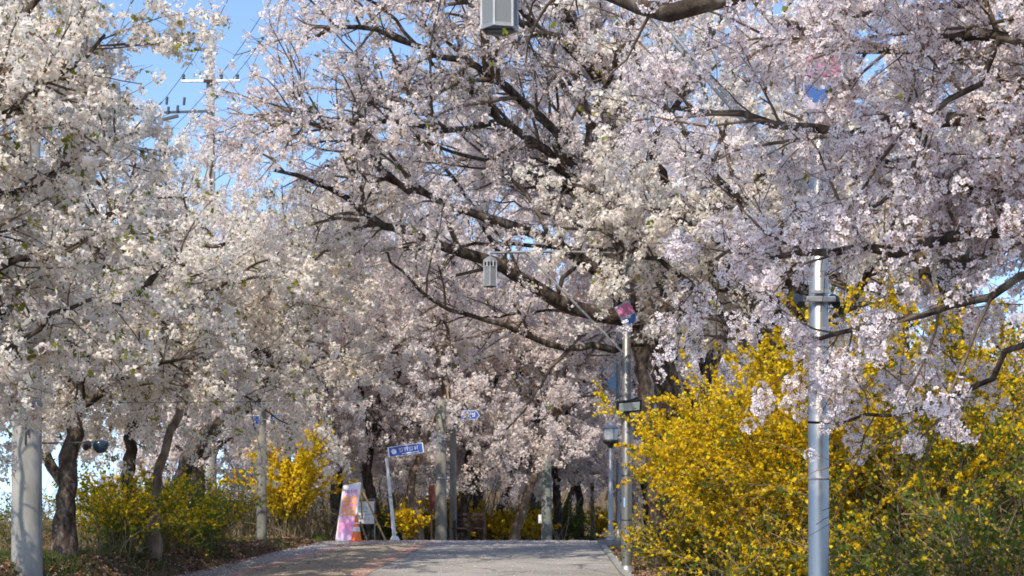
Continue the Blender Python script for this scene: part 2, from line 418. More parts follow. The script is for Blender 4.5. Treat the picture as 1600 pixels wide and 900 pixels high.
def grow(rng, Pn, R, spacing, t0, length, K, fwd=.5, perp=1.0, up=.15, bend=0.0, wig=.12, ratio=.55, rmax=.06, tip=.35, t1=1.0, lenvar=.45, wt=1.0):
    L_ = np.linalg.norm(np.diff(Pn, axis=1), axis=2).sum(1)
    n = rng.poisson(L_ * (t1 - t0) / spacing * wt)
    idx = np.repeat(np.arange(len(R)), n); m = len(idx)
    t = rng.uniform(t0, t1, m)
    pos, tan, rad = at_param(Pn, R, idx, t)
    rv = rng.normal(size=(m, 3)); rv = norm(rv - (rv * tan).sum(1, keepdims=True) * tan)
    d = norm(tan * fwd + rv * perp + A([0, 0, up]))
    ln = length * (1 - .35 * t) * (1 + lenvar * rng.uniform(-1, 1, m))
    out = np.empty((m, K, 3)); out[:, 0] = pos
    for k in range(1, K):
        out[:, k] = out[:, k - 1] + d * (ln / (K - 1))[:, None]
        d = norm(d + wig * rng.normal(size=(m, 3)) + A([0, 0, bend]))
    r0 = np.minimum(np.minimum(rad * ratio, rmax), ln * .018)
    return out, r0[:, None] * np.linspace(1, tip, K)[None]

def rot_random(rng, n):
    q = norm(rng.normal(size=(n, 4))); w, x, y, z = q.T
    return np.stack([1 - 2 * (y * y + z * z), 2 * (x * y - z * w), 2 * (x * z + y * w),
                     2 * (x * y + z * w), 1 - 2 * (x * x + z * z), 2 * (y * z - x * w),
                     2 * (x * z - y * w), 2 * (y * z + x * w), 1 - 2 * (x * x + y * y)], -1).reshape(n, 3, 3)

def cluster_mid(rng, nf, r, s, ncal=1, tri=False):
    """a puff of nf folded flowers (one quad each) and a few calyx/bud flecks"""
    c = norm(rng.normal(size=(nf + ncal, 3))) * r * rng.uniform(.55, 1.05, (nf + ncal, 1))
    c[:, 2] *= .85
    nrm = norm(c + rng.normal(size=c.shape) * r * .55)
    a = norm(np.cross(nrm, rng.normal(size=c.shape))); b = np.cross(nrm, a)
    sz = (s * rng.uniform(.75, 1.25, nf + ncal))[:, None]
    sz[nf:] *= .55
    cup = nrm * sz * .22
    V = np.stack([c - a * sz * .5 - b * sz * .5 + cup, c + a * sz * .5 - b * sz * .5 - cup * .3, c + a * sz * .5 + b * sz * .5 + cup, c - a * sz * .5 + b * sz * .5 - cup * .3], 1)
    if tri: V = np.stack([c - a * sz * .62 - b * sz * .45 + cup, c + a * sz * .62 - b * sz * .45 - cup * .3, c + b * sz * .72 + cup], 1)
    mi = np.zeros(nf + ncal, int); mi[nf:] = 1
    return V.reshape(-1, 3), mi

def cluster_near(rng, nf, r, s, light=False):
    """a puff of open five-petalled flowers; returns V, quads, radial attribute, material index"""
    Vs, Qs, Ra, Mi = [], [], [], []
    off = 0
    cs = norm(rng.normal(size=(nf * 3, 3)))
    keep = [cs[0]]
    for c in cs[1:]:
        if len(keep) < nf and min(np.linalg.norm(c - k) for k in keep) > .42: keep.append(c)
    for c in keep:
        nrm = norm(c + rng.normal(size=3) * .3); cc = c * r * rng.uniform(.8, 1.05); cc[2] *= .9
        a = norm(np.cross(nrm, rng.normal(size=3))); b = np.cross(nrm, a)
        sz = s * rng.uniform(.85, 1.15); ph = rng.uniform(0, 2 * pi)
        for k in range(5):
            an = ph + k * 2 * pi / 5 + rng.normal() * .06
            d = a * cos(an) + b * sin(an); e = -a * sin(an) + b * cos(an)
            lift = rng.uniform(.1, .28)
            p = [cc + d * sz * .04, cc + d * sz * .34 - e * sz * .21 + nrm * sz * lift * .5, cc + d * sz * .56 + nrm * sz * lift * .75, cc + d * sz * .34 + e * sz * .21 + nrm * sz * lift * .5]
            if light:
                p = [cc + d * sz * .03, cc + d * sz * .5 - e * sz * .22 + nrm * sz * lift * .6, cc + d * sz * .5 + e * sz * .22 + nrm * sz * lift * .6]
                Vs += p; Qs.append([off, off + 1, off + 2]); Ra += [0, .95, .95]; Mi.append(0); off += 3
                continue
            Vs += p; Qs.append([off, off + 1, off + 2, off + 3]); Ra += [0, .62, 1, .62]; Mi.append(0); off += 4
        # dark stalk and calyx behind the flower
        q = cc * .25
        w = a * sz * .05
        if light:
            Vs += [q, cc + w * 1.8, cc - w * 1.8]; Qs.append([off, off + 1, off + 2]); Ra += [1] * 3; Mi.append(1); off += 3
            continue
        Vs += [q - w, q + w, cc + w * 1.6, cc - w * 1.6]; Qs.append([off, off + 1, off + 2, off + 3]); Ra += [1] * 4; Mi.append(1); off += 4
    return A(Vs), A(Qs), A(Ra), A(Mi)

def scatter_clusters(rng, pts, templates, scale=(.75, 1.25)):
    """place puffs (templates of equal size) on points -> V, quads, material index"""
    n = len(pts)
    tv = np.stack([t[0] for t in templates]); nv = tv.shape[1]
    ti = rng.integers(0, len(templates), n)
    Rm = rot_random(rng, n)
    sc_ = rng.uniform(*scale, n)
    V = np.einsum('nij,nvj->nvi', Rm, tv[ti]) * sc_[:, None, None] + pts[:, None]
    Q = np.arange(n * nv).reshape(-1, nv // len(templates[0][1]))
    mi = np.stack([t[1] for t in templates])[ti].ravel()
    return V.reshape(-1, 3), Q, mi

def along(rng, Pn, R, spacing, t0, jit, drop=0.0):
    L_ = np.linalg.norm(np.diff(Pn, axis=1), axis=2).sum(1)
    n = rng.poisson(L_ * (1 - t0) / spacing)
    idx = np.repeat(np.arange(len(R)), n)
    t = rng.uniform(t0, 1, len(idx))
    pos, _, _ = at_param(Pn, R, idx, t)
    return pos + rng.normal(size=pos.shape) * jit + A([0, 0, -drop])

_rt = np.random.default_rng(7)
T_MID = [cluster_mid(_rt, 12, .090, .050, 1, True) for _ in range(14)]
T_LEFT = [cluster_mid(_rt, 15, .084, .040, 2, True) for _ in range(14)]
T_FAR = [cluster_mid(_rt, 14, .142, .061, 1, True) for _ in range(12)]
T_YLEAF = [cluster_mid(_rt, 3, .05, .045, 0) for _ in range(8)]
T_FORS = [cluster_mid(_rt, 2, .026, .042, 0) for _ in range(10)]
T_GLEAF = [cluster_mid(_rt, 3, .05, .042, 0, True) for _ in range(8)]

def clumps(pts, rng, seed, wl=.85, low=.55):
    """blossom opens in uneven masses: keep fewer puffs in the sparse patches"""
    f = np.random.default_rng(seed)
    v = np.zeros(len(pts))
    for k in range(7):
        d = norm(f.normal(size=3)) * 2 * pi / (wl * f.uniform(.6, 1.9))
        v += np.sin(pts @ d + f.uniform(0, 6.3) + .8 * np.sin(pts @ d[[1, 2, 0]] * .7))
    return (v > -.3) | (rng.uniform(size=len(pts)) < low)

def thin_unseen(pts, rng):
    """the part of a crown well outside the view is kept thinner"""
    px = 800 + pts[:, 0] / np.maximum(pts[:, 1], 1) * F; py = HY - (pts[:, 2] - CZ) / np.maximum(pts[:, 1], 1) * F
    out = (px < -300) | (px > 1900) | (py < -260)
    return ~out | (rng.uniform(size=len(pts)) < .25)

def tree(label, limbs, seed, group=None, petal='petal_white', templates=T_MID, bark='bark', sec=(.42, 1.7), twg=(.24, .75),
         cl=.13, K=(6, 3), up=.12, bend=-.03, leaves=0.0, tk=1.0, ct0=.15, name='cherry_tree', sec_t0=.25, tw_sides=3, sides=10, gap=None, clscale=(.7, 1.45), cl_on_sec=True, extra=None, sfwd=.7):
    """limbs[0] is the trunk; each limb is (points, r_base, r_tip)"""
    rng = np.random.default_rng(seed)
    base = A(limbs[0][0][0], float)
    root = thing(name, label, 'tree', tuple(base), 0, group)
    KL = 18
    LP, LR = [], []
    LW = A([1.0 if len(l_) < 4 else l_[3] for l_ in limbs]); LW = LW if len(limbs) == 1 else LW[1:]
    for i, (pts, r0, r1) in enumerate([l_[:3] for l_ in limbs]):
        p = resample(pts, KL)
        ln = np.linalg.norm(np.diff(p, axis=0), axis=1).sum()
        wob = rng.normal(size=p.shape) * min(.02 * ln / 3, .05)
        wob[0] = 0
        p = p + wob
        r = r0 + (r1 - r0) * np.linspace(0, 1, KL) ** .85
        if i == 0:
            r = r * (1 + .55 * np.exp(-np.linspace(0, 1, KL) * 9))
            p[0, 2] -= .12
        LP.append(p); LR.append(r)
        V, Q = tubes_np((p - base)[None], r[None], sides, rng, .06)
        obj('trunk' if i == 0 else 'limb', mesh_np('trunk' if i == 0 else 'limb', V, Q, mats=[M[bark]], smooth=True), root)
    LP, LR = A(LP), A(LR)
    g0 = LP if len(LP) == 1 else LP[1:]
    gR = LR if len(LR) == 1 else LR[1:]
    S1, R1 = grow(rng, g0, gR, sec[0], sec_t0, sec[1], K[0], fwd=sfwd, perp=1, up=up, bend=bend, wig=.16, rmax=.05, ratio=.5, wt=LW)
    S2, R2 = grow(rng, S1, R1, twg[0], .12, twg[1], K[1], fwd=.8, perp=.8, up=.02, bend=-.06, wig=.18, rmax=.014, ratio=.6)
    V1, Q1 = tubes_np(S1 - base, np.maximum(R1 * tk, .004), 5 if tw_sides > 2 else 4)
    kp = slice(None, None, 2 if templates is T_FAR else 1)
    V2, Q2 = tubes_np(S2[kp] - base, np.maximum(R2[kp] * tk, .0028 * tk), 3)
    tag(obj('twigs', mesh_np('twigs', np.vstack([V1, V2]), np.vstack([Q1, Q2 + len(V1)]), mats=[M['twig']], smooth=True), root), kind='stuff')
    pts = along(rng, S2, R2, cl, ct0, .035, .02)
    if cl_on_sec:
        pts = np.vstack([pts, along(rng, S1, R1, cl * 1.1, .35, .05, .02)])
    pts = np.vstack([pts, along(rng, g0, gR, cl * 2.2, .12, .5 * float(gR.mean()) + .05)])
    pts = pts[clumps(pts, rng, seed)]
    if extra is None: pts = pts[thin_unseen(pts, rng)]
    if gap is not None:
        pts = pts[gap(pts, rng)]
    if extra is not None:
        pts = extra(pts, rng, root, base)
    if len(pts):
        V, Q, mi = scatter_clusters(rng, pts - base, templates, clscale)
        tag(obj('blossom', mesh_np('blossom', V, Q, mats=[M[petal], M['calyx']], mi=mi), root), kind='stuff')
    if leaves:
        lp = along(rng, S2, R2, cl / leaves, .3, .05, 0)
        V, Q, mi = scatter_clusters(rng, lp - base, T_YLEAF, (.75, 1.25) if extra is None else (.35, .6))
        tag(obj('young_leaves', mesh_np('young_leaves', V, Q, mats=[M['young_leaf']], mi=mi), root), kind='stuff')
    root['n'] = 0
    del root['n']
    return root

def auto_limbs(rng, base, H, spread, r, fork=.24, n=6, lean=(0, 0), trunk_pts=None, az0=None):
    base = A(base, float)
    if trunk_pts is None:
        top = base + A([lean[0], lean[1], H * fork])
        mid = (base + top) / 2 + A([rng.normal() * .12, rng.normal() * .12, 0])
        trunk_pts = [base, mid, top]
    top = A(trunk_pts[-1], float)
    limbs = [(trunk_pts, r, r * .72)]
    a0 = rng.uniform(0, 2 * pi) if az0 is None else az0
    Hr = base[2] + H - top[2]
    for k in range(n):
        az = a0 + k * 2 * pi / n + rng.normal() * .25
        el = rng.uniform(.45, 1.0) if k % 3 else rng.uniform(1.1, 1.4)
        d = A([cos(az) * cos(el), sin(az) * cos(el), sin(el)])
        R_ = spread * rng.uniform(.75, 1.1)
        p1 = top + A([cos(az), sin(az), 0]) * R_ * .3 * cos(el) + A([0, 0, Hr * .3])
        p2 = top + A([cos(az), sin(az), 0]) * R_ * .65 + A([0, 0, Hr * (.3 + .35 * sin(el))])
        p3 = top + A([cos(az), sin(az), 0]) * R_ * (1.15 - .35 * sin(el)) + A([0, 0, Hr * (.35 + .6 * sin(el) ** 2)])
        limbs.append(([top - A([0, 0, .1]), p1 + rng.normal(size=3) * .2, p2 + rng.normal(size=3) * .3, p3], r * .55, r * .1))
    return limbs

def low_limbs(rng, trunk_pts, n, reach, zlo, zhi, r=.06, az0=0.0, wt=1.0):
    """long boughs that leave the trunk at its fork, arch out and hang down"""
    top = A(trunk_pts[-1], float); out = []
    for k in range(n):
        az = az0 + k * 2 * pi / n + rng.normal() * .25
        d = A([cos(az), sin(az), 0]); q = reach * rng.uniform(.75, 1.2); ze = rng.uniform(zlo, zhi)
        h = top[2]
        p1 = top + d * q * .35 + A([0, 0, .55]); p2 = top + d * q * .7; p2[2] = .55 * (h + .4) + .45 * ze; p3 = top + d * q; p3[2] = ze
        out.append(([top - A([0, 0, .25]), p1, p2, p3], r, r * .25, wt))
    return out

def PL(*pts): return [P(*p) for p in pts]
def gnd(px, Y):
    x = (px - 800.) / F * Y
    return (x, float(Y), float(GZ(x, Y)))

exec_parts = []
# ------------------------------------------------------------------ central great cherry (right verge, behind the second lamp)
R1 = [
 ([gnd(1058, 36.5)] + PL((1050, 700, 36.4), (1042, 600, 36.2), (1022, 530, 36), (1002, 478, 36)), .42, .27),
 (PL((1008, 500, 36), (930, 492, 35.7), (870, 466, 35.3), (800, 425, 34.9), (740, 396, 34.4), (660, 374, 33.9), (600, 346, 33.3), (545, 315, 32.8), (490, 285, 32.2), (430, 268, 31.6)), .22, .035, .36),
 (PL((1002, 485, 36), (958, 438, 35.8), (900, 400, 35.4), (850, 373, 35), (790, 345, 34.7), (700, 320, 34.2), (640, 294, 33.7), (590, 278, 33.2), (520, 264, 32.5)), .18, .035, .4),
 (PL((1010, 535, 36), (925, 547, 35.4), (850, 534, 34.8), (780, 511, 34.3), (700, 480, 33.8), (650, 446, 33.2), (618, 415, 32.8), (600, 395, 32.4)), .10, .025, .32),
 (PL((1002, 480, 36), (965, 420, 36.1), (930, 362, 36.2), (914, 305, 36.2), (870, 250, 35.8), (825, 215, 35.3), (780, 185, 34.8), (720, 130, 34), (660, 80, 33.2)), .19, .04, .6),
 (PL((1004, 470, 36.4), (985, 400, 36.8), (950, 360, 36.9), (922, 300, 36.8), (916, 230, 36.6), (932, 170, 36.4), (960, 110, 36), (985, 40, 35.6), (1000, -40, 35)), .16, .05, .55),
 (PL((1005, 475, 36.8), (994, 390, 37.3), (985, 300, 37.5), (966, 232, 37.5), (956, 150, 37.5), (930, 85, 37.2), (888, 36, 36.8), (860, -30, 36.2)), .22, .09),
 (PL((1000, 340, 37.4), (1040, 285, 37), (1015, 235, 36.5), (1050, 170, 36), (1100, 90, 35.4), (1130, 10, 34.8)), .12, .04),
 (PL((1020, 510, 36), (1060, 470, 35.6), (1110, 420, 35), (1140, 345, 34.4), (1190, 280, 33.8), (1250, 210, 33.2), (1310, 120, 32.6)), .17, .05),
 (PL((920, 300, 36), (850, 190, 35), (760, 110, 33.8), (650, 70, 32.6), (560, 45, 31.8), (500, 50, 31.2), (455, 62, 30.8)), .12, .035, .7),
 (PL((930, 120, 36.4), (860, 60, 35), (760, 10, 33.6), (640, -30, 32.4), (520, -40, 31.4)), .11, .035),
 (PL((1010, 520, 36), (1080, 490, 34.6), (1150, 480, 33.2), (1220, 470, 32)), .10, .03),
 (PL((640, 300, 33.7), (560, 230, 32.6), (500, 180, 31.8), (445, 140, 31.2)), .07, .025),
 (PL((930, 200, 36.6), (870, 120, 37), (800, 60, 37.4), (700, 20, 37.8)), .09, .03),
 (PL((916, 300, 36.2), (850, 278, 35.6), (780, 255, 35), (700, 235, 34.2), (620, 200, 33.4)), .08, .025, .4),
 (PL((780, 190, 34.8), (700, 200, 33.6), (600, 190, 32.4), (500, 200, 31.4), (420, 190, 30.6)), .08, .03),
]
rf_ = np.random.default_rng(515)
for k in range(17):
    th = radians(168 - k * 6.2 + rf_.normal() * 2); ln = rf_.uniform(4.2, 8.2)
    src = R1[[1, 2, 4, 6, 5, 9, 10, 4][k % 8]][0]
    p0 = A(src[1 + k % 3]); dy = rf_.uniform(-1.0, 3.0)
    d = A([cos(th), 0, sin(th)])
    pts_ = [p0 + d * ln * t + A([0, dy * t, -.9 * t * t * (1.6 - sin(th))]) + rf_.normal(size=3) * .12 * t for t in (0, .25, .5, .75, 1)]
    R1.append((pts_, rf_.uniform(.04, .065), .012, .48))
tree('huge spreading cherry tree reaching dark limbs left over the road behind the second lamp', R1, 11, petal='petal_pink', sec=(.23, 2.5), twg=(.23, .85), cl=.118, sfwd=1.0, tk=1.35, ct0=.25, clscale=(.6, 1.2), leaves=.04, sides=12, up=.1)

rz_ = np.random.default_rng(616)
lz = auto_limbs(rz_, (4.9, 51, float(GZ(4.9, 51))), 19.5, 8.6, .30, n=11, fork=.3, lean=(-.6, 0))
tree('taller cherry tree closing the crown behind the huge spreading cherry', lz, 617, petal='petal_pink', templates=T_FAR, sec=(.40, 2.6), twg=(.30, 1.1), cl=.17)
# ------------------------------------------------------------------ near cherry overhanging from the right edge
def near_flowers(pts, rng, root, base):
    """whole five-petalled flowers in the part of the crown that comes into view; the largest as separate parts"""
    temps = [cluster_near(rng, 13, .058, .036) for _ in range(6)]
    px = 800 + pts[:, 0] / pts[:, 1] * F; py = HY - (pts[:, 2] - CZ) / pts[:, 1] * F
    see = (px > 800) & (px < 1690) & (py > -90) & (py < 920)
    low = (pts[:, 2] < 2.75) & (rng.uniform(size=len(pts)) > np.clip(.58 + .4 * (2.75 - pts[:, 2]) ** 2, 0, .8))
    low |= pts[:, 2] < 2.13 + .05 * np.sin(pts[:, 0] * 9)
    low |= (np.abs(pts[:, 0] - .2 * pts[:, 1]) < .24) & (np.abs(pts[:, 2] - 1.6 - .151 * pts[:, 1]) < .14)
    low |= (pts[:, 0] < .75) & (pts[:, 2] < 5.6)
    see &= ~low
    near = pts[see]
    d = np.linalg.norm(near - A([0, 0, CZ]), axis=1)
    inn = (px[see] > 980) & (px[see] < 1600) & (py[see] > 0) & (py[see] < 900)
    order = np.argsort(np.where(inn, d, 999))
    single = near[order[:290]]; rest = near[order[290:]]
    meshes = []
    for V, Q, Ra, Mi in temps:
        me = mesh_np('blossom_cluster', V, Q, mats=[M['petal_near'], M['calyx']], mi=Mi)
        at = me.attributes.new("radial", 'FLOAT', 'POINT'); at.data.foreach_set("value", Ra.astype(np.float32))
        meshes.append(me)
    for i, p in enumerate(single):
        o = obj('blossom_cluster', meshes[i % len(meshes)], root, tuple(p - base))
        o.rotation_euler = tuple(rng.uniform(0, 6.28, 3)); s = rng.uniform(.8, 1.3); o.scale = (s, s, s)
    temps = [cluster_near(rng, 12, .06, .037, True) for _ in range(8)]
    Vs, Qs, Ras, Mis, off = [], [], [], [], 0
    ti = rng.integers(0, len(temps), len(rest)); Rm = rot_random(rng, len(rest)); ss = rng.uniform(.75, 1.25, len(rest))
    for k, (V, Q, Ra, Mi) in enumerate(temps):
        w = ti == k
        n = w.sum()
        VV = np.einsum('nij,vj->nvi', Rm[w], V) * ss[w][:, None, None] + (rest[w] - base)[:, None]
        Vs.append(VV.reshape(-1, 3)); Qs.append((Q[None] + np.arange(n)[:, None, None] * len(V)).reshape(-1, 3) + off)
        Ras.append(np.tile(Ra, n)); Mis.append(np.tile(Mi, n)); off += n * len(V)
    me = mesh_np('blossom', np.vstack(Vs), None, np.vstack(Qs), mats=[M['petal_near'], M['calyx']], mi=np.concatenate(Mis))
    at = me.attributes.new("radial", 'FLOAT', 'POINT'); at.data.foreach_set("value", np.concatenate(Ras).astype(np.float32))
    tag(obj('blossom', me, root), kind='stuff')
    return pts[~see & ~low]

b0 = (5.0, 9.6, float(GZ(5.0, 9.6)))
fk = (4.7, 9.5, 3.3)
R0 = [
 ([b0, (4.9, 9.6, 1.8), fk], .26, .2),
 ([fk, (4.1, 9.3, 4.0)] + PL((1620, 160, 9.2), (1500, 192, 9.3), (1380, 203, 9.6), (1250, 197, 9.9), (1150, 186, 10.2), (1070, 165, 10.5)), .09, .015),
 ([fk, (4.0, 9.2, 3.45)] + PL((1600, 364, 9.0), (1430, 372, 9.3), (1340, 385, 9.6), (1220, 390, 10), (1120, 400, 10.4)), .075, .012),
 ([fk, (3.9, 9.0, 3.2)] + PL((1600, 432, 8.8), (1510, 470, 9.0), (1420, 498, 9.3), (1310, 520, 9.8), (1230, 545, 10.1)), .045, .012, .6),
 ([fk, (3.9, 9.1, 2.9)] + PL((1600, 540, 9.0), (1540, 590, 9.3), (1440, 640, 9.8), (1350, 655, 10.3), (1265, 660, 10.6)), .035, .009),
 ([fk, (3.6, 9.0, 4.9)] + PL((1300, -150, 8.4), (1150, -22, 8.5), (1080, 7, 8.6), (1010, 9, 8.8), (940, -8, 9.2), (880, -50, 9.4)), .08, .045, .55),
 ([fk, (4.2, 9.6, 4.8)] + PL((1640, -40, 9.8), (1540, 0, 10), (1440, 10, 10.2), (1350, 25, 10.4), (1280, 10, 10.6)), .06, .015),
 ([fk, (4.0, 9.4, 4.3)] + PL((1560, 55, 9.4), (1440, 84, 9.7), (1380, 82, 10), (1290, 70, 10.3), (1200, 30, 10.6)), .07, .02),
 ([fk, (4.0, 9.3, 3.7)] + PL((1600, 290, 9.1), (1490, 295, 9.3), (1430, 250, 9.6), (1350, 225, 9.9), (1270, 200, 10.2)), .05, .01),
 ([fk, (4.0, 9.5, 3.6)] + PL((1620, 60, 8.6), (1540, 110, 8.7), (1480, 150, 8.9), (1400, 300, 9.2), (1340, 330, 9.5)), .05, .01),
 ([fk, (4.6, 9.0, 5), (3.6, 8, 6.4), (2.0, 7, 7.2), (.4, 6.2, 7.6)], .12, .03),  # unseen upper limbs from here, put in to shade the branches in view
 ([fk, (4.6, 9.4, 5.4), (4.0, 8.8, 7.2), (3, 8.4, 8.4), (1.6, 8.2, 9.0)], .12, .03),
 ([fk, (4.4, 8.4, 4.6), (3.4, 6.6, 5.8), (2.2, 5.2, 6.4), (.9, 4.0, 6.8)], .11, .03),
 ([fk, (4.4, 9.8, 5.4), (3.0, 10.2, 6.6), (1.4, 10.4, 7.0), (0.0, 10.4, 7.2)], .11, .03),
 ([fk, (5.4, 10.2, 5), (6.4, 11, 6.4), (7.2, 12, 7.6)], .11, .03),
 ([fk, (5.4, 8.8, 5), (6.4, 7.6, 6.2), (7.2, 6.4, 7.0)], .11, .03),
]
tree('near cherry branches hanging in from the right edge before the close steel pole', R0, 5, petal='petal_white', templates=T_LEFT,
     sec=(.17, 1.0), twg=(.15, .42), cl=.066, K=(6, 3), leaves=.045, sec_t0=.18, extra=near_flowers, up=.08, bend=-.02)

# ------------------------------------------------------------------ cherries behind the forsythia on the right
r = np.random.default_rng(21)
tree('cherry tree behind the yellow bank with its trunk leaning over the forsythia at far right', auto_limbs(r, gnd(1500, 27), 9.0, 5.0, .24, n=8, trunk_pts=[gnd(1530, 27), P(1515, 600, 26.8), P(1490, 520, 26.5)]), 31, petal='petal_white', leaves=.04, sec=(.34, 1.9), twg=(.23, .8), cl=.125)
LT = auto_limbs(r, gnd(1240, 31), 11.5, 5.2, .25, n=8)
LT.append((PL((1230, 620, 31), (1150, 520, 31), (1080, 440, 31.2), (1000, 395, 31.4), (930, 360, 31.4), (880, 350, 31.4)), .10, .03))
LT.append((PL((1150, 330, 32.4), (1085, 300, 32), (1040, 330, 31.7), (1000, 372, 31.5), (955, 402, 31.3), (900, 410, 31.2)), .05, .015, 2.4))
tree('tall cherry tree on the bank between the great cherry and the near pole', LT, 32, petal='petal_white', leaves=.05, sec=(.34, 1.9), twg=(.23, .8), cl=.125)
tree('cherry tree standing farther back beyond the top of the yellow bank', auto_limbs(r, gnd(1400, 42), 14, 6.5, .28, n=8), 33, petal='petal_pink', templates=T_FAR, sec=(.5, 2.4), twg=(.3, 1.0), cl=.19)

# ------------------------------------------------------------------ left row
r = np.random.default_rng(22)
LA = [
 ([(-9.6, 17.5, float(GZ(-9.6, 17.5))), (-9.5, 17.6, 2.2), (-9.2, 17.8, 3.6)], .3, .24),
 ([(-9.2, 17.8, 3.5), (-8, 18, 5.0)] + PL((-60, 215, 18.2), (20, 172, 18.4), (75, 128, 18.7), (125, 95, 19), (170, 60, 19.3)), .13, .02, 1.7),
 ([(-9.2, 17.8, 3.5), (-8.2, 18.2, 4.2)] + PL((-80, 440, 18.4), (20, 410, 18.8), (110, 390, 19.2), (200, 330, 19.6)), .11, .025),
 ([(-9.2, 17.8, 3.3), (-8.4, 18.2, 3.6)] + PL((-60, 590, 18.4), (10, 555, 18.7), (60, 510, 19), (120, 478, 19.4), (180, 470, 19.8)), .08, .018),
 ([(-9.2, 17.8, 3.5), (-8.8, 18.5, 5.8)] + PL((-60, 80, 18.8), (40, 20, 19.2), (120, -30, 19.6)), .13, .03),
 ([(-9.2, 17.8, 3.5), (-8.8, 18.5, 5.0)] + PL((-60, 320, 19.4), (60, 290, 20), (160, 230, 20.6), (240, 200, 21.2)), .11, .025),
 ([(-9.2, 17.8, 3.5), (-8.4, 18.4, 4.4)] + PL((-60, 390, 19), (25, 310, 20), (80, 262, 21)), .09, .02),
 ([(-9.2, 17.8, 3.4), (-8.6, 18.6, 3.9)] + PL((-40, 520, 19.6), (35, 455, 20.6), (90, 430, 21.6)), .08, .02),
 ([(-9.2, 17.8, 3.4), (-9.0, 19.4, 4.6), (-8.8, 20.8, 5.2), (-8.3, 22, 5.6)], .09, .02, .3),  # out of view, added to cast dappled shade on the concrete pole
 ([(-9.2, 17.8, 3.4), (-9.6, 19.4, 4.2), (-9.7, 21.0, 4.5), (-9.2, 22.6, 4.6)], .09, .02, .3),  # second added limb outside the view, shading the same pole
 ([(-9.2, 17.8, 3.2), (-8.6, 18.8, 3.3)] + PL((-40, 545, 20), (15, 520, 21.2), (55, 518, 22), (95, 530, 22.4)), .06, .015, .9),
]
tree('cherry limb with thick dark bark reaching in from the upper left edge', LA, 41, leaves=.22, sec=(.20, 1.5), twg=(.17, .65), cl=.105, templates=T_LEFT, gap=None)
t1 = [gnd(98, 27.5)] + PL((103, 800, 27.5), (106, 740, 27.5), (113, 680, 27.5), (120, 610, 27.5), (130, 540, 27.4))
LB = [
 (t1, .20, .13),
 (PL((99, 755, 27.5), (76, 716, 27.4), (40, 650, 27.2), (0, 600, 27), (-50, 540, 26.8)), .11, .04),
 (PL((130, 545, 27.4), (90, 450, 27), (40, 360, 26.6), (0, 270, 26.2), (-30, 180, 25.8)), .11, .03),
 (PL((130, 545, 27.4), (150, 440, 27.6), (168, 350, 27.8), (172, 270, 28), (174, 190, 28.2)), .12, .03),
 (PL((130, 545, 27.4), (190, 480, 27.2), (250, 420, 27), (300, 390, 26.6), (350, 380, 26.2)), .10, .03),
 (PL((130, 560, 27.4), (120, 480, 26), (110, 400, 24.8), (80, 330, 23.8)), .10, .03),
 (PL((118, 640, 27.5), (180, 600, 27.2), (240, 570, 27), (300, 560, 26.8)), .08, .025),
 (PL((160, 420, 27.6), (90, 250, 27.2), (60, 120, 26.8), (20, 20, 26.4)), .08, .025),
 (PL((175, 330, 27.8), (200, 290, 27.6), (212, 255, 27.6)), .07, .02),
] + low_limbs(r, t1, 6, 2.6, 3.7, 4.5, .05, -1.0)
tree('cherry tree with a dark forked trunk just right of the thick concrete pole', LB, 42, leaves=.26, sec=(.24, 1.7), twg=(.18, .7), cl=.11, templates=T_LEFT)
t2 = [gnd(208, 31)] + PL((206, 790, 31), (201, 740, 31), (205, 680, 31), (215, 610, 31))
tree('slim dark cherry trunk rising out of the left forsythia thicket', auto_limbs(r, t2[0], 7.6, 3.9, .15, n=7, trunk_pts=t2) + low_limbs(r, t2, 5, 2.6, 3.7, 4.6, .05, -1.8), 43, leaves=.2, sec=(.28, 1.8), twg=(.2, .75), cl=.12, templates=T_LEFT)
t3 = [gnd(240, 31.6)] + PL((243, 800, 31.6), (247, 750, 31.7), (262, 690, 32), (280, 640, 32.4), (292, 590, 32.8))
tree('slender pale brown trunk slanting up through the left thicket', auto_limbs(r, t3[0], 7.6, 3.8, .11, n=7, trunk_pts=t3) + low_limbs(r, t3, 5, 2.8, 3.7, 4.7, .045, -1.2), 44, leaves=.18, bark='bark_pale', sec=(.28, 1.9), twg=(.21, .8), cl=.12)
t4 = [gnd(262, 39)] + PL((275, 790, 39), (300, 706, 39), (340, 668, 39), (392, 628, 39), (425, 570, 39))
L4 = auto_limbs(r, t4[0], 10.6, 4.4, .22, n=7, trunk_pts=t4) + low_limbs(r, t4, 5, 3.4, 4.4, 5.6, .07, -1.0)
tree('cherry tree with a thick crooked limb leaning right behind the green shrub', L4, 45, leaves=.05, petal='petal_white', sec=(.32, 2.1), twg=(.22, .85), cl=.125)
t5 = [gnd(440, 51)] + PL((444, 760, 51), (450, 660, 51), (456, 600, 51))
L5 = auto_limbs(r, t5[0], 11.6, 5.2, .2, n=7, trunk_pts=t5) + low_limbs(r, t5, 6, 4.0, 4.2, 5.4, .07, -.9)
L5.append((PL((455, 612, 51), (490, 568, 51.4), (540, 548, 51.8), (600, 552, 52), (660, 545, 52.2)), .14, .03))
tree('cherry tree above the lone yellow bush at the crest', L5, 46, petal='petal_pink', sec=(.32, 2.2), twg=(.22, .85), cl=.13)
l6 = auto_limbs(r, gnd(310, 50), 11.5, 6, .25, n=8)
tree('cherry tree filling the gap behind the left thicket', l6 + low_limbs(r, l6[0][0], 6, 4, 3.6, 4.8, .07, -1.2), 47, petal='petal_pink', templates=T_FAR, sec=(.42, 2.4), twg=(.28, 1.0), cl=.17)

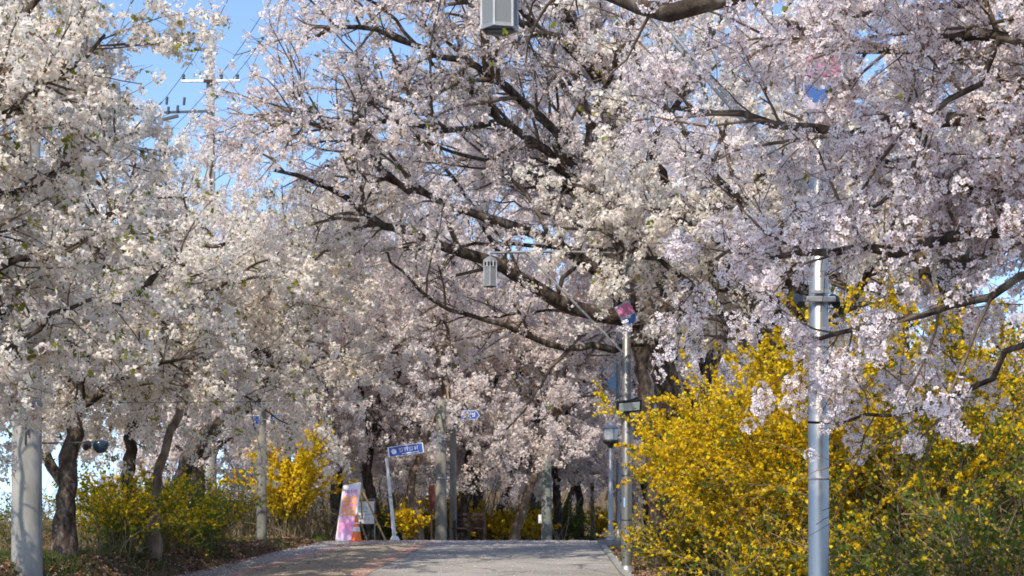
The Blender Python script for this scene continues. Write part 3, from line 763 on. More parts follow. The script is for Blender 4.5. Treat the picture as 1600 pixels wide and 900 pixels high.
# ------------------------------------------------------------------ cherries beyond the crest
bgs = 'cherry trees beyond the crest of the road'
def bg(label, trunk, seed, H=11.0, spread=5.0, r_=.24, n=7, petal='petal_far', bark='bark', dens=1.0, more=()):
    rg = np.random.default_rng(seed)
    lb = auto_limbs(rg, trunk[0], H, spread, r_ * .8, n=n, trunk_pts=trunk)
    zb = trunk[0][2]
    lb += low_limbs(rg, trunk, 6, 3.6, zb + 3.1, zb + 4.4, .07, az0=rg.uniform(0, 1) - 1.57) + list(more)
    tree(label, lb, seed + 100, group=bgs, petal=petal, bark=bark, templates=T_FAR,
         sec=(.44 / dens, 2.0), twg=(.31, .95), cl=.185, K=(5, 3), sides=8, bend=-.07)
def tk(Y, *pp): return [gnd(pp[0][0], Y)] + [P(a, b, Y) for a, b in pp[1:]]
bg('dark broad cherry trunk behind the white notice board', tk(54, (584, 848), (582, 790), (574, 735), (580, 690)), 201, r_=.28)
bg('pale brown cherry trunk with a limb leaning right, left of the two grey poles', tk(53.5, (655, 848), (650, 800), (642, 755), (668, 680), (700, 625)), 202, r_=.2, bark='bark_pale', more=[(PL((668, 690, 52), (676, 640, 50.5), (684, 622, 49), (680, 640, 47.6), (676, 668, 47)), .06, .02)])
bg('dark cherry trunk just behind the dark wooden bench', tk(57, (722, 848), (724, 790), (732, 740), (735, 690)), 203, r_=.26)
bg('cherry trunk bending right from the bench end towards the blue arrow sign', tk(60, (772, 848), (784, 795), (806, 730), (830, 690)), 204, r_=.2)
bg('light brown cherry trunk leaning right beside the green grey post', tk(55, (800, 848), (818, 795), (832, 750), (858, 690), (866, 640)), 205, r_=.2, bark='bark_pale', more=[(PL((862, 650, 55), (858, 668, 53), (862, 690, 51.6), (885, 725, 51.2)), .05, .02)])
bg('black stemmed cherry tree just right of the green grey post', tk(63, (872, 846), (872, 790), (868, 740), (880, 680)), 206, r_=.24)
bg('cherry tree with twin dark stems left of the post top lamp', tk(68, (905, 842), (905, 790), (900, 730)), 207, r_=.24)
bg('slim pale cherry trunk on the left of the brown footpath', tk(72, (926, 838), (926, 790), (924, 730)), 208, r_=.12, bark='bark_pale')
bg('cherry tree beyond the footpath behind the post top lamp', tk(66, (1015, 836), (1010, 780), (1000, 720)), 209, r_=.24, H=11.5)
bg('cherry tree behind the pink leaning banner', tk(58, (528, 848), (530, 780), (524, 720)), 210, r_=.2, H=11.5)
rb = np.random.default_rng(99)
spots = [(-19, 62, 12), (-14, 66, 12.5), (-9.5, 70, 12.5), (-5.2, 70, 12), (-1.2, 72, 12), (2.4, 78, 12), (9.0, 80, 12.5), (13, 72, 13), (-16.5, 50, 11), (-25, 76, 13), (-11, 88, 14), (-2, 98, 14), (7, 98, 14)]
spots += [(-6.5, 58, 15.5), (-1.5, 61, 16), (1.0, 66, 16), (-16, 62, 15), (7.5, 66, 16)]
names = ['far left beyond the thicket', 'beyond the leaning pink banner to its left', 'in the second row behind the notice board', 'in the second row behind the rust red board', 'in the second row behind the bench',
         'in the second row behind the green grey post', 'far beyond the footpath on its right', 'far right behind the great cherry', 'beside the left verge behind the slender trunk', 'farthest left in the wood edge',
         'in the third row behind the street name sign', 'in the third row behind the twin grey poles', 'at the far end of the footpath',
         'rising tallest over the street name sign', 'rising tallest over the bench', 'rising tallest over the post top lamp', 'rising tallest over the lone forsythia', 'rising tall behind the great cherry trunk']
def copy_thing(root, loc, rz, k, label):
    r = root.copy(); COL.objects.link(r)
    r.location = loc; r.rotation_euler = (0, 0, rz); r.scale = (k, k, k); r['label'] = label
    for ch in root.children:
        c = ch.copy(); COL.objects.link(c); c.parent = r
    return r
protos = []
for i, ((x, y, h), nm) in enumerate(zip(spots, names)):
    rg = np.random.default_rng(300 + i)
    if i in (0, 8, 9, 16): continue            # the left horizon stays open to the sky
    base = (x, y, float(GZ(x, y)))
    if len(protos) < 5:
        lb = auto_limbs(rg, base, 12, 5.4, .22, n=7, lean=(rg.normal() * .5, 0), fork=.27)
        lb += low_limbs(rg, lb[0][0], 7, 4.0, base[2] + 3.0, base[2] + 4.2, .07)
        protos.append(tree('blossoming cherry tree ' + nm, lb, 330 + i, group=bgs, petal='petal_far', templates=T_FAR,
                           sec=(.44, 2.2), twg=(.34, 1.0), cl=.2, K=(5, 3), sides=7, bend=-.07))
    else:
        copy_thing(protos[(i * 2) % 5], base, rg.uniform(1, 5.5), h / 12, 'blossoming cherry tree ' + nm)

# ------------------------------------------------------------------ shrubs
def shrub(label, base, H, spread, seed, nstem=40, lm='leaf', lean=(0, 0), flower='forsythia', fl=.05, leaf=.12, leaf_low=.6, cat='shrub', name='forsythia_bush', group=None, droop=-.16, fscale=(.65, 1.1), dry=0, ft0=.25, upright=.75, lscale=(.75, 1.25)):
    rng = np.random.default_rng(seed)
    base = A(base, float)
    root = thing(name, label, cat, tuple(base), 0, group)
    K = 8
    az = rng.uniform(0, 2 * pi, nstem); el = rng.uniform(upright, 1.5, nstem)
    st = base + np.stack([rng.normal(size=nstem) * spread * .28, rng.normal(size=nstem) * spread * .28, np.zeros(nstem)], 1)
    st[:, 2] = GZ(st[:, 0], st[:, 1]) - .05
    d = np.stack([np.cos(az) * np.cos(el), np.sin(az) * np.cos(el), np.sin(el)], 1) + A([lean[0], lean[1], 0])
    d = norm(d)
    ln = H * rng.uniform(.75, 1.3, nstem)
    S = np.empty((nstem, K, 3)); S[:, 0] = st
    for k in range(1, K):
        S[:, k] = S[:, k - 1] + d * (ln / (K - 1))[:, None]
        d = norm(d + rng.normal(size=(nstem, 3)) * .12 + A([0, 0, droop]))
    R = np.linspace(.014, .005, K)[None] * rng.uniform(.7, 1.4, (nstem, 1))
    S2, R2 = grow(rng, S, R, .22, .2, .75, 4, fwd=1.25, perp=.75, up=.15, bend=-.08, wig=.15, rmax=.006, ratio=.6)
    R2 = np.maximum(R2, .0028)
    V1, Q1 = tubes_np(S - base, R, 4); V2, Q2 = tubes_np(S2 - base, R2, 3)
    tag(obj('stems', mesh_np('stems', np.vstack([V1, V2]), np.vstack([Q1, Q2 + len(V1)]), mats=[M['stem']]), root), kind='stuff')
    if fl:
        pts = np.vstack([along(rng, S2, R2, fl, .0, .011), along(rng, S, R, fl, ft0, .014)])
        h = (pts[:, 2] - base[2]) / H
        pts = pts[rng.uniform(size=len(pts)) < np.clip(.12 + 1.3 * h, 0, 1)]
        V, Q, mi = scatter_clusters(rng, pts - base, T_FORS, fscale)
        tag(obj('flowers', mesh_np('flowers', V, Q, mats=[M[flower]], mi=mi), root), kind='stuff')
    if leaf:
        pts = np.vstack([along(rng, S2, R2, leaf, .1, .05), along(rng, S, R, leaf, .1, .05)])
        h = (pts[:, 2] - base[2]) / H
        pts = pts[rng.uniform(size=len(pts)) < np.clip(1.1 - leaf_low * h, .08, 1)]
        V, Q, mi = scatter_clusters(rng, pts - base, T_GLEAF, lscale)
        tag(obj('leaves', mesh_np('leaves', V, Q, mats=[M[lm]], mi=mi), root), kind='stuff')
    if dry:
        n = dry
        q = base + np.stack([rng.normal(size=n) * spread * .5, rng.normal(size=n) * spread * .4, np.zeros(n)], 1)
        q[:, 2] = GZ(q[:, 0], q[:, 1])
        dd = norm(np.stack([rng.normal(size=n) * .5, rng.normal(size=n) * .5, np.ones(n)], 1)); l = H * rng.uniform(.25, .7, n)
        S3 = q[:, None] + dd[:, None] * (np.linspace(0, 1, 4)[None] * l[:, None])[..., None] + A([0, 0, -.25]) * (np.linspace(0, 1, 4) ** 2)[None, :, None] * l[:, None, None]
        V, Q = tubes_np(S3 - base, np.full((n, 4), .004), 3)
        tag(obj('dry_stems', mesh_np('dry_stems', V, Q, mats=[M['drystem']]), root), kind='stuff')
    return root
rf = 'forsythia bushes on the right bank'
def at_(x, y): return (x, y, float(GZ(x, y)))
shrub('tall forsythia bush at the left end of the right bank, touching the second lamp pole', at_(4.25, 31), 3.2, .8, 501, 64, group=rf, flower='forsythia', fl=.024, leaf=.26, upright=1.3, droop=-.08)
shrub('forsythia bush of the right bank with the brightest yellow crown, below the great cherry trunk', at_(4.3, 27.5), 3.6, 1.5, 502, 70, group=rf, fl=.024, leaf=.26, upright=1.1, droop=-.13)
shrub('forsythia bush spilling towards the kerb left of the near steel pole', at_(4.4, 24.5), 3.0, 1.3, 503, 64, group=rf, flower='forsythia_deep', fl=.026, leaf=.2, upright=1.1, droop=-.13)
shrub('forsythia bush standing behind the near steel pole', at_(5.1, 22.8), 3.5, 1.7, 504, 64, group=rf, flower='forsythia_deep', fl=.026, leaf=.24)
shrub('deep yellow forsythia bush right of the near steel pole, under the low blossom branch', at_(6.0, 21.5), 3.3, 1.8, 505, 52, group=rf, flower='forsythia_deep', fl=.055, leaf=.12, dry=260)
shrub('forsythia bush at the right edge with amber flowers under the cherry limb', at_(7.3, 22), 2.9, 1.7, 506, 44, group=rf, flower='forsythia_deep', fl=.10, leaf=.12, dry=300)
shrub('forsythia bush at the back of the bank, highest of the yellow crowns', at_(5.8, 27.5), 3.7, 1.9, 507, 60, group=rf, flower='forsythia', fl=.05, leaf=.35)
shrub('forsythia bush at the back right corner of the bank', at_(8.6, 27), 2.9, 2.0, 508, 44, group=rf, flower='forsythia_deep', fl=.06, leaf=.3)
shrub('sparse leafy thicket with dry stems at the lower right corner', at_(5.0, 15.8), 1.6, 1.3, 509, 46, flower='forsythia_deep', fl=.3, leaf=.10, dry=620, name='thicket', leaf_low=.3)
shrub('green undergrowth with few yellow flowers right of the foot of the near pole', at_(4.1, 17.2), 1.35, .9, 510, 32, flower='forsythia_deep', fl=.10, leaf=.11, dry=220, name='thicket', leaf_low=.3)
shrub('low green and yellow growth left of the foot of the near pole', at_(3.95, 21.5), 1.3, .8, 511, 34, flower='forsythia_deep', fl=.06, leaf=.10, dry=120, name='thicket', leaf_low=.3, upright=1.0)
lf = 'forsythia bushes of the left thicket'
shrub('forsythia bush beside the dark forked trunk, yellow among green', at_(-7.75, 30), 1.35, .7, 521, 34, group=lf, fl=.06, leaf=.14, dry=120, upright=1.0, lm='fresh_leaf')
shrub('forsythia bush around the slim dark trunk', at_(-7.9, 32.5), 1.5, .7, 522, 34, group=lf, fl=.075, leaf=.15, dry=120, upright=1.0, lm='fresh_leaf')
shrub('bright yellow sprays at the front of the left thicket beside the green shrub', at_(-7.55, 34), 1.2, .6, 523, 30, group=lf, fl=.05, leaf=.14, dry=80, lm='fresh_leaf')
shrub('rounded green shrub in the left thicket', at_(-7.6, 35.4), 1.3, .8, 524, 40, fl=.3, leaf=.045, name='green_shrub', leaf_low=.2, droop=-.1, lm='fresh_leaf')
shrub('thin yellow and brown bush right of the green shrub', at_(-7.4, 38), 1.6, .6, 525, 28, group=lf, fl=.12, leaf=.22, dry=120, upright=1.0, lm='fresh_leaf')
shrub('bare twiggy undergrowth behind the left thicket', at_(-9.2, 36), 1.5, 1.6, 526, 60, fl=.4, leaf=.35, dry=220, name='thicket')
shrub('dark bare scrub behind the thick concrete pole at the left edge', at_(-9.7, 30), .9, 1.2, 527, 50, fl=0, leaf=.3, dry=160, name='thicket')
shrub('low grey scrub at the left horizon beyond the forked trunk', at_(-11.6, 38), 1.5, 1.7, 529, 60, fl=0, leaf=.3, dry=240, name='thicket')
shrub('dry grassy scrub left of the forked trunk', at_(-11.0, 32), 1.0, 1.3, 530, 50, fl=0, leaf=.25, dry=240, name='thicket')
shrub('tall lone forsythia bush right of the weathered concrete post', at_(-6.75, 46.5), 2.9, .45, 528, 40, fl=.04, leaf=.4, dry=60, upright=1.2, fscale=(1.0, 1.6))
ff = 'small forsythia bushes beyond the crest'
for i, (px, Y, H, nm) in enumerate([(640, 52, 1.15, 'at the foot of the pale brown trunk'), (757, 60, 1.5, 'behind the bench end'), (792, 59, 1.2, 'between the leaning trunks'), (826, 60, 1.3, 'left of the green grey post'), (700, 62, 1.9, 'seen between the two grey poles'), (934, 74, 1.1, 'beside the far footpath')]):
    g = gnd(px, Y)
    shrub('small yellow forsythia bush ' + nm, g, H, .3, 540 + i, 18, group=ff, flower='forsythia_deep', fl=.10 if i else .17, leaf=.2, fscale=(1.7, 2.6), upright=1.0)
for i, (px, Y, H, nm) in enumerate([(605, 56, 1.1, 'behind the leaning white post'), (884, 64, 1.6, 'beside the black stemmed cherry'), (850, 66, 1.2, 'behind the green grey post'), (560, 60, 1.5, 'behind the notice board legs')]):
    shrub('low dark green shrub ' + nm, gnd(px, Y), H, .9, 560 + i, 26, fl=0, leaf=.08, name='green_shrub', leaf_low=.2, lscale=(1.2, 2.0))
for i, (x, Y, nm) in enumerate([(-6.2, 58, 'behind the pink banner'), (-3.5, 64, 'behind the street name post'), (0, 68, 'behind the bench'), (1.0, 75, 'along the far footpath'), (-10.5, 50, 'left of the lone yellow bush'), (-8.2, 52, 'behind the lone yellow bush')]):
    shrub('brown leafless scrub ' + nm, at_(x, Y), 2.2, 2.0, 580 + i, 70, fl=0, leaf=.8, name='thicket', dry=120)

shrub('low leafy bush at the foot of the great cherry by the second lamp pole', at_(3.35, 29.6), 1.25, .5, 512, 30, flower='forsythia_deep', fl=.07, leaf=.08, dry=60, name='green_shrub', leaf_low=.3, upright=1.0)
ru = np.random.default_rng(321)
n = 3600
ux_ = ru.uniform(-26, 14, n); uy_ = ru.uniform(57, 104, n)
ok = ~((ux_ > 2) & (ux_ < 8.2) & (uy_ < 92))
ux_, uy_ = ux_[ok], uy_[ok]; n = len(ux_)
ub = np.stack([ux_, uy_, GZ(ux_, uy_) - .05], 1); uh = ru.uniform(.8, 3.2, n)
ud = norm(np.stack([ru.normal(size=n) * .28, ru.normal(size=n) * .28, np.ones(n)], 1))
US = ub[:, None] + ud[:, None] * (np.linspace(0, 1, 4)[None] * uh[:, None])[..., None] + np.cumsum(ru.normal(size=(n, 4, 3)) * .07, 1)
V, Q = tubes_np(US, np.linspace(.03, .008, 4)[None] * ru.uniform(.5, 1.6, (n, 1)), 3)
tag(obj('undergrowth', mesh_np('undergrowth', V, Q, mats=[M['stem']])), 'brown leafless undergrowth between the far trunks', 'undergrowth', kind='stuff')
# ------------------------------------------------------------------ the wooded slope far behind
rw = np.random.default_rng(123)
n = 300
wx = rw.uniform(-15, 60, n); wy = rw.uniform(104, 170, n)
wb = np.stack([wx, wy, GZ(wx, wy) - .2], 1)
hh_ = rw.uniform(6, 10, n); k_ = np.linspace(0, 1, 5)
wl = np.stack([rw.normal(size=n) * .12, rw.normal(size=n) * .12, np.ones(n)], 1)
WS = wb[:, None] + wl[:, None] * (k_[None] * hh_[:, None])[..., None] + np.cumsum(rw.normal(size=(n, 5, 3)) * .12, 1)
WR = np.linspace(.17, .05, 5)[None] * rw.uniform(.6, 1.3, (n, 1))
V, Q = tubes_np(WS, WR, 5)
WB, WBR = grow(rw, WS, WR, 1.1, .3, 2.6, 4, fwd=.7, perp=.9, up=.2, bend=-.05, rmax=.05)
V2, Q2 = tubes_np(WB, WBR, 3)
pts = along(rw, WB, WBR, .6, .2, .3)
V3, Q3, _ = scatter_clusters(rw, pts, [cluster_mid(rw, 4, .4, .34, 0) for _ in range(6)])
mi = np.concatenate([np.zeros(len(Q) + len(Q2), int), np.ones(len(Q3), int)])
tag(obj('far_wood', mesh_np('far_wood', np.vstack([V, V2, V3]), np.vstack([Q, Q2 + len(V), Q3 + len(V) + len(V2)]), mats=[M['bark'], M['petal_far']], mi=mi)), 'far wood of slim trunks and pale blossom on the slope behind', 'wood', kind='stuff')

# ------------------------------------------------------------------ ground cover
rg = np.random.default_rng(77)
def scatter_xy(n, f): return f(n)
def quads_flat(rng, pts, size, tilt, up=0.0):
    n = len(pts)
    nr = norm(A([0, 0, 1.]) + rng.normal(size=(n, 3)) * tilt)
    a = norm(np.cross(nr, rng.normal(size=(n, 3)))); b = np.cross(nr, a)
    s = size * rng.uniform(.6, 1.4, n)[:, None]
    c = pts + A([0, 0, up])
    V = np.stack([c - a * s - b * s * .6, c + a * s - b * s * .6, c + a * s + b * s * .6, c - a * s + b * s * .6], 1)
    return V.reshape(-1, 3), np.arange(4 * n).reshape(-1, 4)
# fallen petals: thick along both edges, thin over the road
n = 32000
y = rg.uniform(22, 47, n); t = rg.beta(.55, 1.3, n); x = XL(y) - .2 + t * (XR(y) - XL(y) + .3)
m_ = rg.uniform(size=n) < np.clip(1.3 - (x - XL(y)) * .62, .3, 1)
x, y = x[m_], y[m_]
V, Q = quads_flat(rg, np.stack([x, y, prof(y) + .024], 1), .016, .12)
yc_ = rg.uniform(43.2, 47.5, 6000); xc_ = rg.uniform(-5, 2.4, 6000)
Vc, Qc = quads_flat(rg, np.stack([xc_, yc_, prof(yc_) + .024], 1), .016, .12)
Q = np.vstack([Q, Qc + len(V)]); V = np.vstack([V, Vc])
n2 = 9000
y2 = rg.uniform(18, 47, n2); x2 = np.where(rg.uniform(size=n2) < .5, XL(y2) - rg.exponential(.5, n2), XR(y2) + .15 + rg.exponential(.4, n2))
Vb, Qb = quads_flat(rg, np.stack([x2, y2, GZ(x2, y2) + .02], 1), .018, .3)
tag(obj('fallen_petals', mesh_np('fallen_petals', np.vstack([V, Vb]), np.vstack([Q, Qb + len(V)]), mats=[M['fallen']])), 'fallen cherry petals strewn along the road edges', 'petals', kind='stuff')
n = 26000
y = rg.uniform(16, 50, n); side = rg.uniform(size=n) < .62
x = np.where(side, XL(y) - .1 - rg.exponential(1.3, n), XR(y) + .25 + rg.exponential(1.6, n))
V, Q = quads_flat(rg, np.stack([x, y, GZ(x, y) + .02], 1), .035, .55, .01)
tag(obj('leaf_litter', mesh_np('leaf_litter', V, Q, mats=[M['litter']])), 'dry brown leaf litter on the verges', 'leaf litter', kind='stuff')
n = 22000
y = rg.uniform(18, 48, n); x = XL(y) - .25 - rg.exponential(.9, n)
cl_ = (np.sin(x * 2.3 + 1) + np.sin(y * 1.1 + x) + rg.normal(size=n) * .5) > .15
x, y = x[cl_], y[cl_]
xe = rg.uniform(2.9, 6.5, 5000); ye = rg.uniform(14, 46, 5000)
x, y = np.concatenate([x, xe]), np.concatenate([y, ye]); n = len(x)
z = GZ(x, y); h = rg.uniform(.06, .2, n); an = rg.uniform(0, 2 * pi, n); w = .008
b = np.stack([x, y, z], 1); wv = np.stack([np.cos(an), np.sin(an), 0 * an], 1) * w
tipv = b + np.stack([rg.normal(size=n) * .06, rg.normal(size=n) * .06, h], 1)
V = np.stack([b - wv, b + wv, tipv], 1).reshape(-1, 3)
tag(obj('grass', mesh_np('grass', V, None, np.arange(3 * n).reshape(-1, 3), mats=[M['grass']])), 'green grass tufts on the verge banks', 'grass', kind='stuff')

# ------------------------------------------------------------------ street furniture
def emblem(mb_w, mb_p, mb_b, c, w, h, yoff):
    """flat banner print: white field, pink petals above, blue bowl below; returns three part builders"""
    x, y, z = c
    mb_w.box((x, y, z), (w, .012, h))
    for kp, (a, rr) in enumerate(((.35, .40), (1.3, .34), (2.5, .38))):
        pol = [(rr * w * cos(q) * .75, rr * w * sin(q)) for q in np.linspace(0, 2 * pi, 9)[:-1]]
        mb_p.prism(pol, (x + cos(a) * w * .25, y + yoff - .0045 * kp, z + h * .16 + sin(a) * h * .06), (1, 0, 0), (0, 0, 1), (0, -.004, 0))
    out = [(.48 * w * cos(q), .52 * w * sin(q)) for q in np.linspace(pi, 2 * pi, 10)]
    inn = [(.17 * w * cos(q), .12 * w * sin(q)) for q in np.linspace(2 * pi, pi, 10)]
    for i in range(9):
        mb_b.prism([out[i], out[i + 1], inn[8 - i], inn[9 - i]], (x, y + yoff, z - h * .12), (1, 0, 0), (0, 0, 1), (0, -.004, 0))

def lamp(label, X, Y, ztop, arm_len, zlant, group, flood, seed, rk=1.0):
    zb = float(GZ(X, Y))
    root = thing('street_lamp', label, 'street lamp', (X, Y, zb), 0, group)
    Ht = ztop - zb
    MB().lathe([(.0, 0), (.17, 0), (.17, .025), (.165, .03), (.125, .05), (.12, .16), (.105, .18), (.0, .185)], n=24).build('base_flange', M['galv'], root)
    MB().lathe([(rk * .086, .15), (rk * .086, Ht * .48), (rk * .084, Ht * .48 + .004), (rk * .081, Ht * .48 + .01), (.074, Ht), (.05, Ht + .03), (0, Ht + .035)], n=28).build('pole', M['steel'] if flood == 'pair' else M['pole_grey'], root)
    bd = MB()
    for z in (1.15, 2.1, Ht * .48): bd.lathe([(rk * .087, z - .012), (rk * .0915, z - .01), (rk * .0915, z + .01), (rk * .087, z + .012)], n=28)
    bd.build('band', M['dark'] if flood == 'single' else M['galv'], root)
    # arm and its double brace
    xa = -arm_len; za = Ht - .06
    MB().tube([(0, 0, za), (xa * .5, 0, za + .05), (xa + .0, 0, za + .02)], [.032, .03, .026], 12).build('arm', M['pole_grey'], root)
    for dy in (-.07, .07):
        MB().tube([(-.05, dy, za - 2.15), (xa * .40, dy, za - 1.0), (xa * .74, dy, za + .02)], .016, 10).build('brace', M['galv'], root)
    MB().tube([(xa * .42, -.09, za - .95), (xa * .42, .09, za - .95)], .012, 8).build('brace_tie', M['galv'], root)
    # hexagonal lantern hanging from the arm end
    h = za - (zlant - zb) - .1; rr = .155
    lan = MB().tube([(xa, 0, za + .02), (xa, 0, za - .1)], .014, 10).build('hanger', M['galv'], root)
    z0 = za - .1
    rot = radians(14 + seed * 16)
    MB().lathe([(0, z0 + .05), (.05, z0 + .04), (rr * 1.02, z0 - .03), (rr * 1.02, z0 - .06), (rr * .93, z0 - .062)], (xa, 0, 0), 6, rot).build('lantern_cap', M['galv'], root)
    fr = MB()
    for k in range(6):
        a = rot + k * pi / 3; a2 = a + pi / 3
        p = A((xa + rr * cos(a), rr * sin(a), 0)); q = A((xa + rr * cos(a2), rr * sin(a2), 0))
        fr.bar(p + A((0, 0, z0 - .05)), p + A((0, 0, z0 - h)), .018)
        for zz, hh in ((z0 - .075, .03), (z0 - .19, .02), (z0 - h + .015, .03)):
            fr.bar(p + A((0, 0, zz)), q + A((0, 0, zz)), .014, hh)
        mid = (p + q) / 2
        fr.bar(mid + A((0, 0, z0 - .06)), mid + A((0, 0, z0 - .19)), .03)
    fr.build('lantern_frame', M['galv'], root)
    for k in range(6):
        a = rot + k * pi / 3; a2 = a + pi / 3
        p = A((xa + rr * .96 * cos(a), rr * .96 * sin(a), 0)); q = A((xa + rr * .96 * cos(a2), rr * .96 * sin(a2), 0))
        MB().bar((p * 1) + A((0, 0, z0 - .2 - (h - .23) / 2)), q + A((0, 0, z0 - .2 - (h - .23) / 2)), .006, h - .23).build('pane', M['frost'], root)
    MB().lathe([(.035, z0 - .2), (.035, z0 - h + .12), (.0, z0 - h + .1)], (xa, 0, 0), 12).build('bulb', M['sign_white'], root)
    MB().tube([(xa - rr * .8, 0, z0 - h + .012), (xa + rr * .8, 0, z0 - h + .012)], .008, 6).build('bottom_bar', M['dark'], root)
    return root, zb, Ht

fm, N, L, b = mat_base('frosted_pane', .35, 0, (.34, .36, .365), .5)
b.inputs["Transmission Weight"].default_value = .55; b.inputs["Roughness"].default_value = .5
M['frost'] = fm
lg = 'steel street lamps with hanging hexagonal lanterns'
x1 = (1279 - 800) / F * 12.8
lampA, zA, HA = lamp('near steel lamp pole before the forsythia, its large lantern hanging at the top edge', x1, 12.8, 6.6, 2.66, P(0, 48, 12.8)[2], lg, 'pair', 0)
x2 = (979 - 800) / F * 33
lampB, zB, HB = lamp('second steel lamp pole, with a black floodlight, at the left end of the yellow bank', x2, 33, 7.62, 2.93, P(0, 448, 33)[2], lg, 'single', 1, 1.3)
# clamp with two floodlights seen from behind on the near pole
zc = P(0, 470, 12.8)[2] - zA
m_ = MB()
m_.box((0, -.1, zc), (.24, .02, .045)); m_.box((0, .1, zc), (.24, .02, .045)); m_.box((0, -.1, zc + .06), (.16, .02, .03))
for sx in (-.11, .11): m_.tube([(sx, -.12, zc), (sx, .12, zc)], .01, 8)
m_.build('clamp', M['galv'], lampA, .004)
for sx in (-.145, .155):
    MB().tube([(sx, .02, zc - .03), (sx, .1, zc + .02), (sx, .2, zc + .06)], [.034, .046, .032], 14).build('spotlight', M['black'], lampA)
# black floodlight on the second pole
def flood(root, z):
    a = radians(24); c, s = cos(a), sin(a)
    R = A([[1, 0, 0], [0, c, -s], [0, s, c]]) @ A([[cos(.25), -sin(.25), 0], [sin(.25), cos(.25), 0], [0, 0, 1]])
    ctr = A((.03, -.24, z))
    f = MB().box(ctr, (.56, .07, .27), R)
    fl = f.build('floodlight', M['black'], root, .01)
    MB().box(ctr + R @ A((-.0, -.037, -.0)), (.46, .008, .18), R).build('glass', M['lens'], fl)
    fin = MB()
    for k in range(9): fin.box(ctr + R @ A((-.22 + k * .055, .055, 0)), (.012, .05, .22), R)
    fin.build('fins', M['black'], fl)
    MB().bar((.22, -.02, z + .2), (.26, -.2, z + .02), .05).bar((.02, -.08, z + .12), (.25, -.05, z + .2), .04).build('bracket', M['black'], root)
flood(lampB, P(0, 636, 33)[2] - zB)
MB().prism([(-.05, -.1), (.05, -.1), (.05, .1), (-.05, .1)], (-.02, -.1035, P(0, 785, 33)[2] - zB), (1, 0, 0), (0, 0, 1), (0, .004, 0)).build('sticker', M['flag_cyan'], lampB)
def banner(root, c, w, h, shear=0.0):
    a, p_, q = MB(), MB(), MB()
    emblem(a, p_, q, (0, 0, 0), w, h, -.008)
    t = a.build('banner', M['flag_white'], root); t.location = c; t.rotation_euler = (0, shear, 0)
    p_.build('pink_print', M['flag_pink'], t); q.build('blue_print', M['flag_blue'], t)
banner(lampA, (.0, -.12, P(0, 128, 12.8)[2] - zA), .30, .52)
banner(lampB, (.0, -.12, P(0, 492, 33)[2] - zB), .34, .50, radians(-28))

# post top lamp on a concrete plinth at the crest
x3, y3 = (954 - 800) / F * 44.5, 44.5
z3 = float(prof(y3)) + .1
pt = thing('post_top_lamp', 'shorter grey post with a white lantern on top, on a pale plinth', 'street lamp', (x3, y3, z3 - .1))
MB().box((-.05, -.55, -.08), (.62, 1.7, .36)).build('plinth', M['concrete'], pt, .02)
zt = P(0, 690, 44.5)[2] - z3
MB().lathe([(0, .1), (.16, .1), (.16, .13), (.1, .2), (.085, .34), (.075, .36), (.068, 1.7), (.06, 1.72), (.055, zt), (.0, zt + .01)], n=20).build('pole', M['galv'], pt)
MB().lathe([(.05, zt - .1), (.09, zt - .02), (.2, zt + .06), (.23, zt + .08), (.23, zt + .14), (.19, zt + .15)], n=20).build('lantern_base', M['dark'], pt)
MB().lathe([(.19, zt + .15), (.21, zt + .30), (.2, zt + .48), (.0, zt + .5)], n=20).build('globe', M['frost2'] if 'frost2' in M else M['board_white'], pt)
MB().lathe([(.24, zt + .48), (.23, zt + .52), (.1, zt + .62), (.03, zt + .7), (.0, zt + .76)], n=20).build('cap', M['galv'], pt)
for k in range(4):
    a = k * pi / 2 + .4
    MB().bar((.21 * cos(a), .21 * sin(a), zt + .14), (.215 * cos(a), .215 * sin(a), zt + .5), .02).build('cage_bar', M['galv'], pt)
# light blue flag of a lamp farther on, its pole hidden in blossom
x4, y4 = (966 - 800) / F * 58, 58.
z4 = float(GZ(x4, y4))
l4 = thing('street_lamp', 'farther lamp pole with a pale blue flag, half hidden behind the second lamp pole', 'street lamp', (x4, y4, z4), 0, lg)
h4 = P(0, 520, y4)[2] - z4
MB().lathe([(.14, 0), (.14, .03), (.085, .06), (.08, h4), (0, h4 + .03)], n=16).build('pole', M['galv'], l4)
fl4 = MB().prism([(0, .6), (-.55, .25), (-.12, .12), (-.38, -.25), (0, -.6)], (-.08, -.05, P(0, 590, y4)[2] - z4), (1, 0, 0), (0, 0, 1), (0, .012, 0)).build('flag', M['flag_cyan'], l4)
MB().tube([(0, 0, h4 - .05), (-1.6, 0, h4 - .03)], .025, 10).build('arm', M['galv'], l4)

# thick concrete pole on the left bank
xp, yp = (42 - 800) / F * 24, 24.
zp = float(GZ(xp, yp))
cp = thing('concrete_pole', 'thick tapering concrete utility pole on the left bank', 'utility pole', (xp, yp, zp))
MB().lathe([(.245, -.2), (.236, .3), (.19, 9.2), (.0, 9.22)], n=28).build('shaft', M['concrete'], cp)
zq = P(0, 632, yp)[2] - zp
m_ = MB()
m_.lathe([(.232, zq - .03), (.238, zq - .028), (.238, zq + .028), (.232, zq + .03)], n=28)
m_.build('band', M['galv'], cp)
MB().tube([(-.22, -.13, 2.62), (.05, -.235, 2.5), (.05, -.237, 2.1)], .012, 6).tube([(.09, -.225, 2.62), (.09, -.23, 2.25)], .012, 6).build('cable', M['dark'], cp)
zf = P(0, 692, yp)[2] - zp
MB().bar((-.40, .28, zf), (1.12, .28, zf + .03), .022).bar((0, .2, zf), (0, .3, zf), .1).build('crossbar', M['dark'], cp)
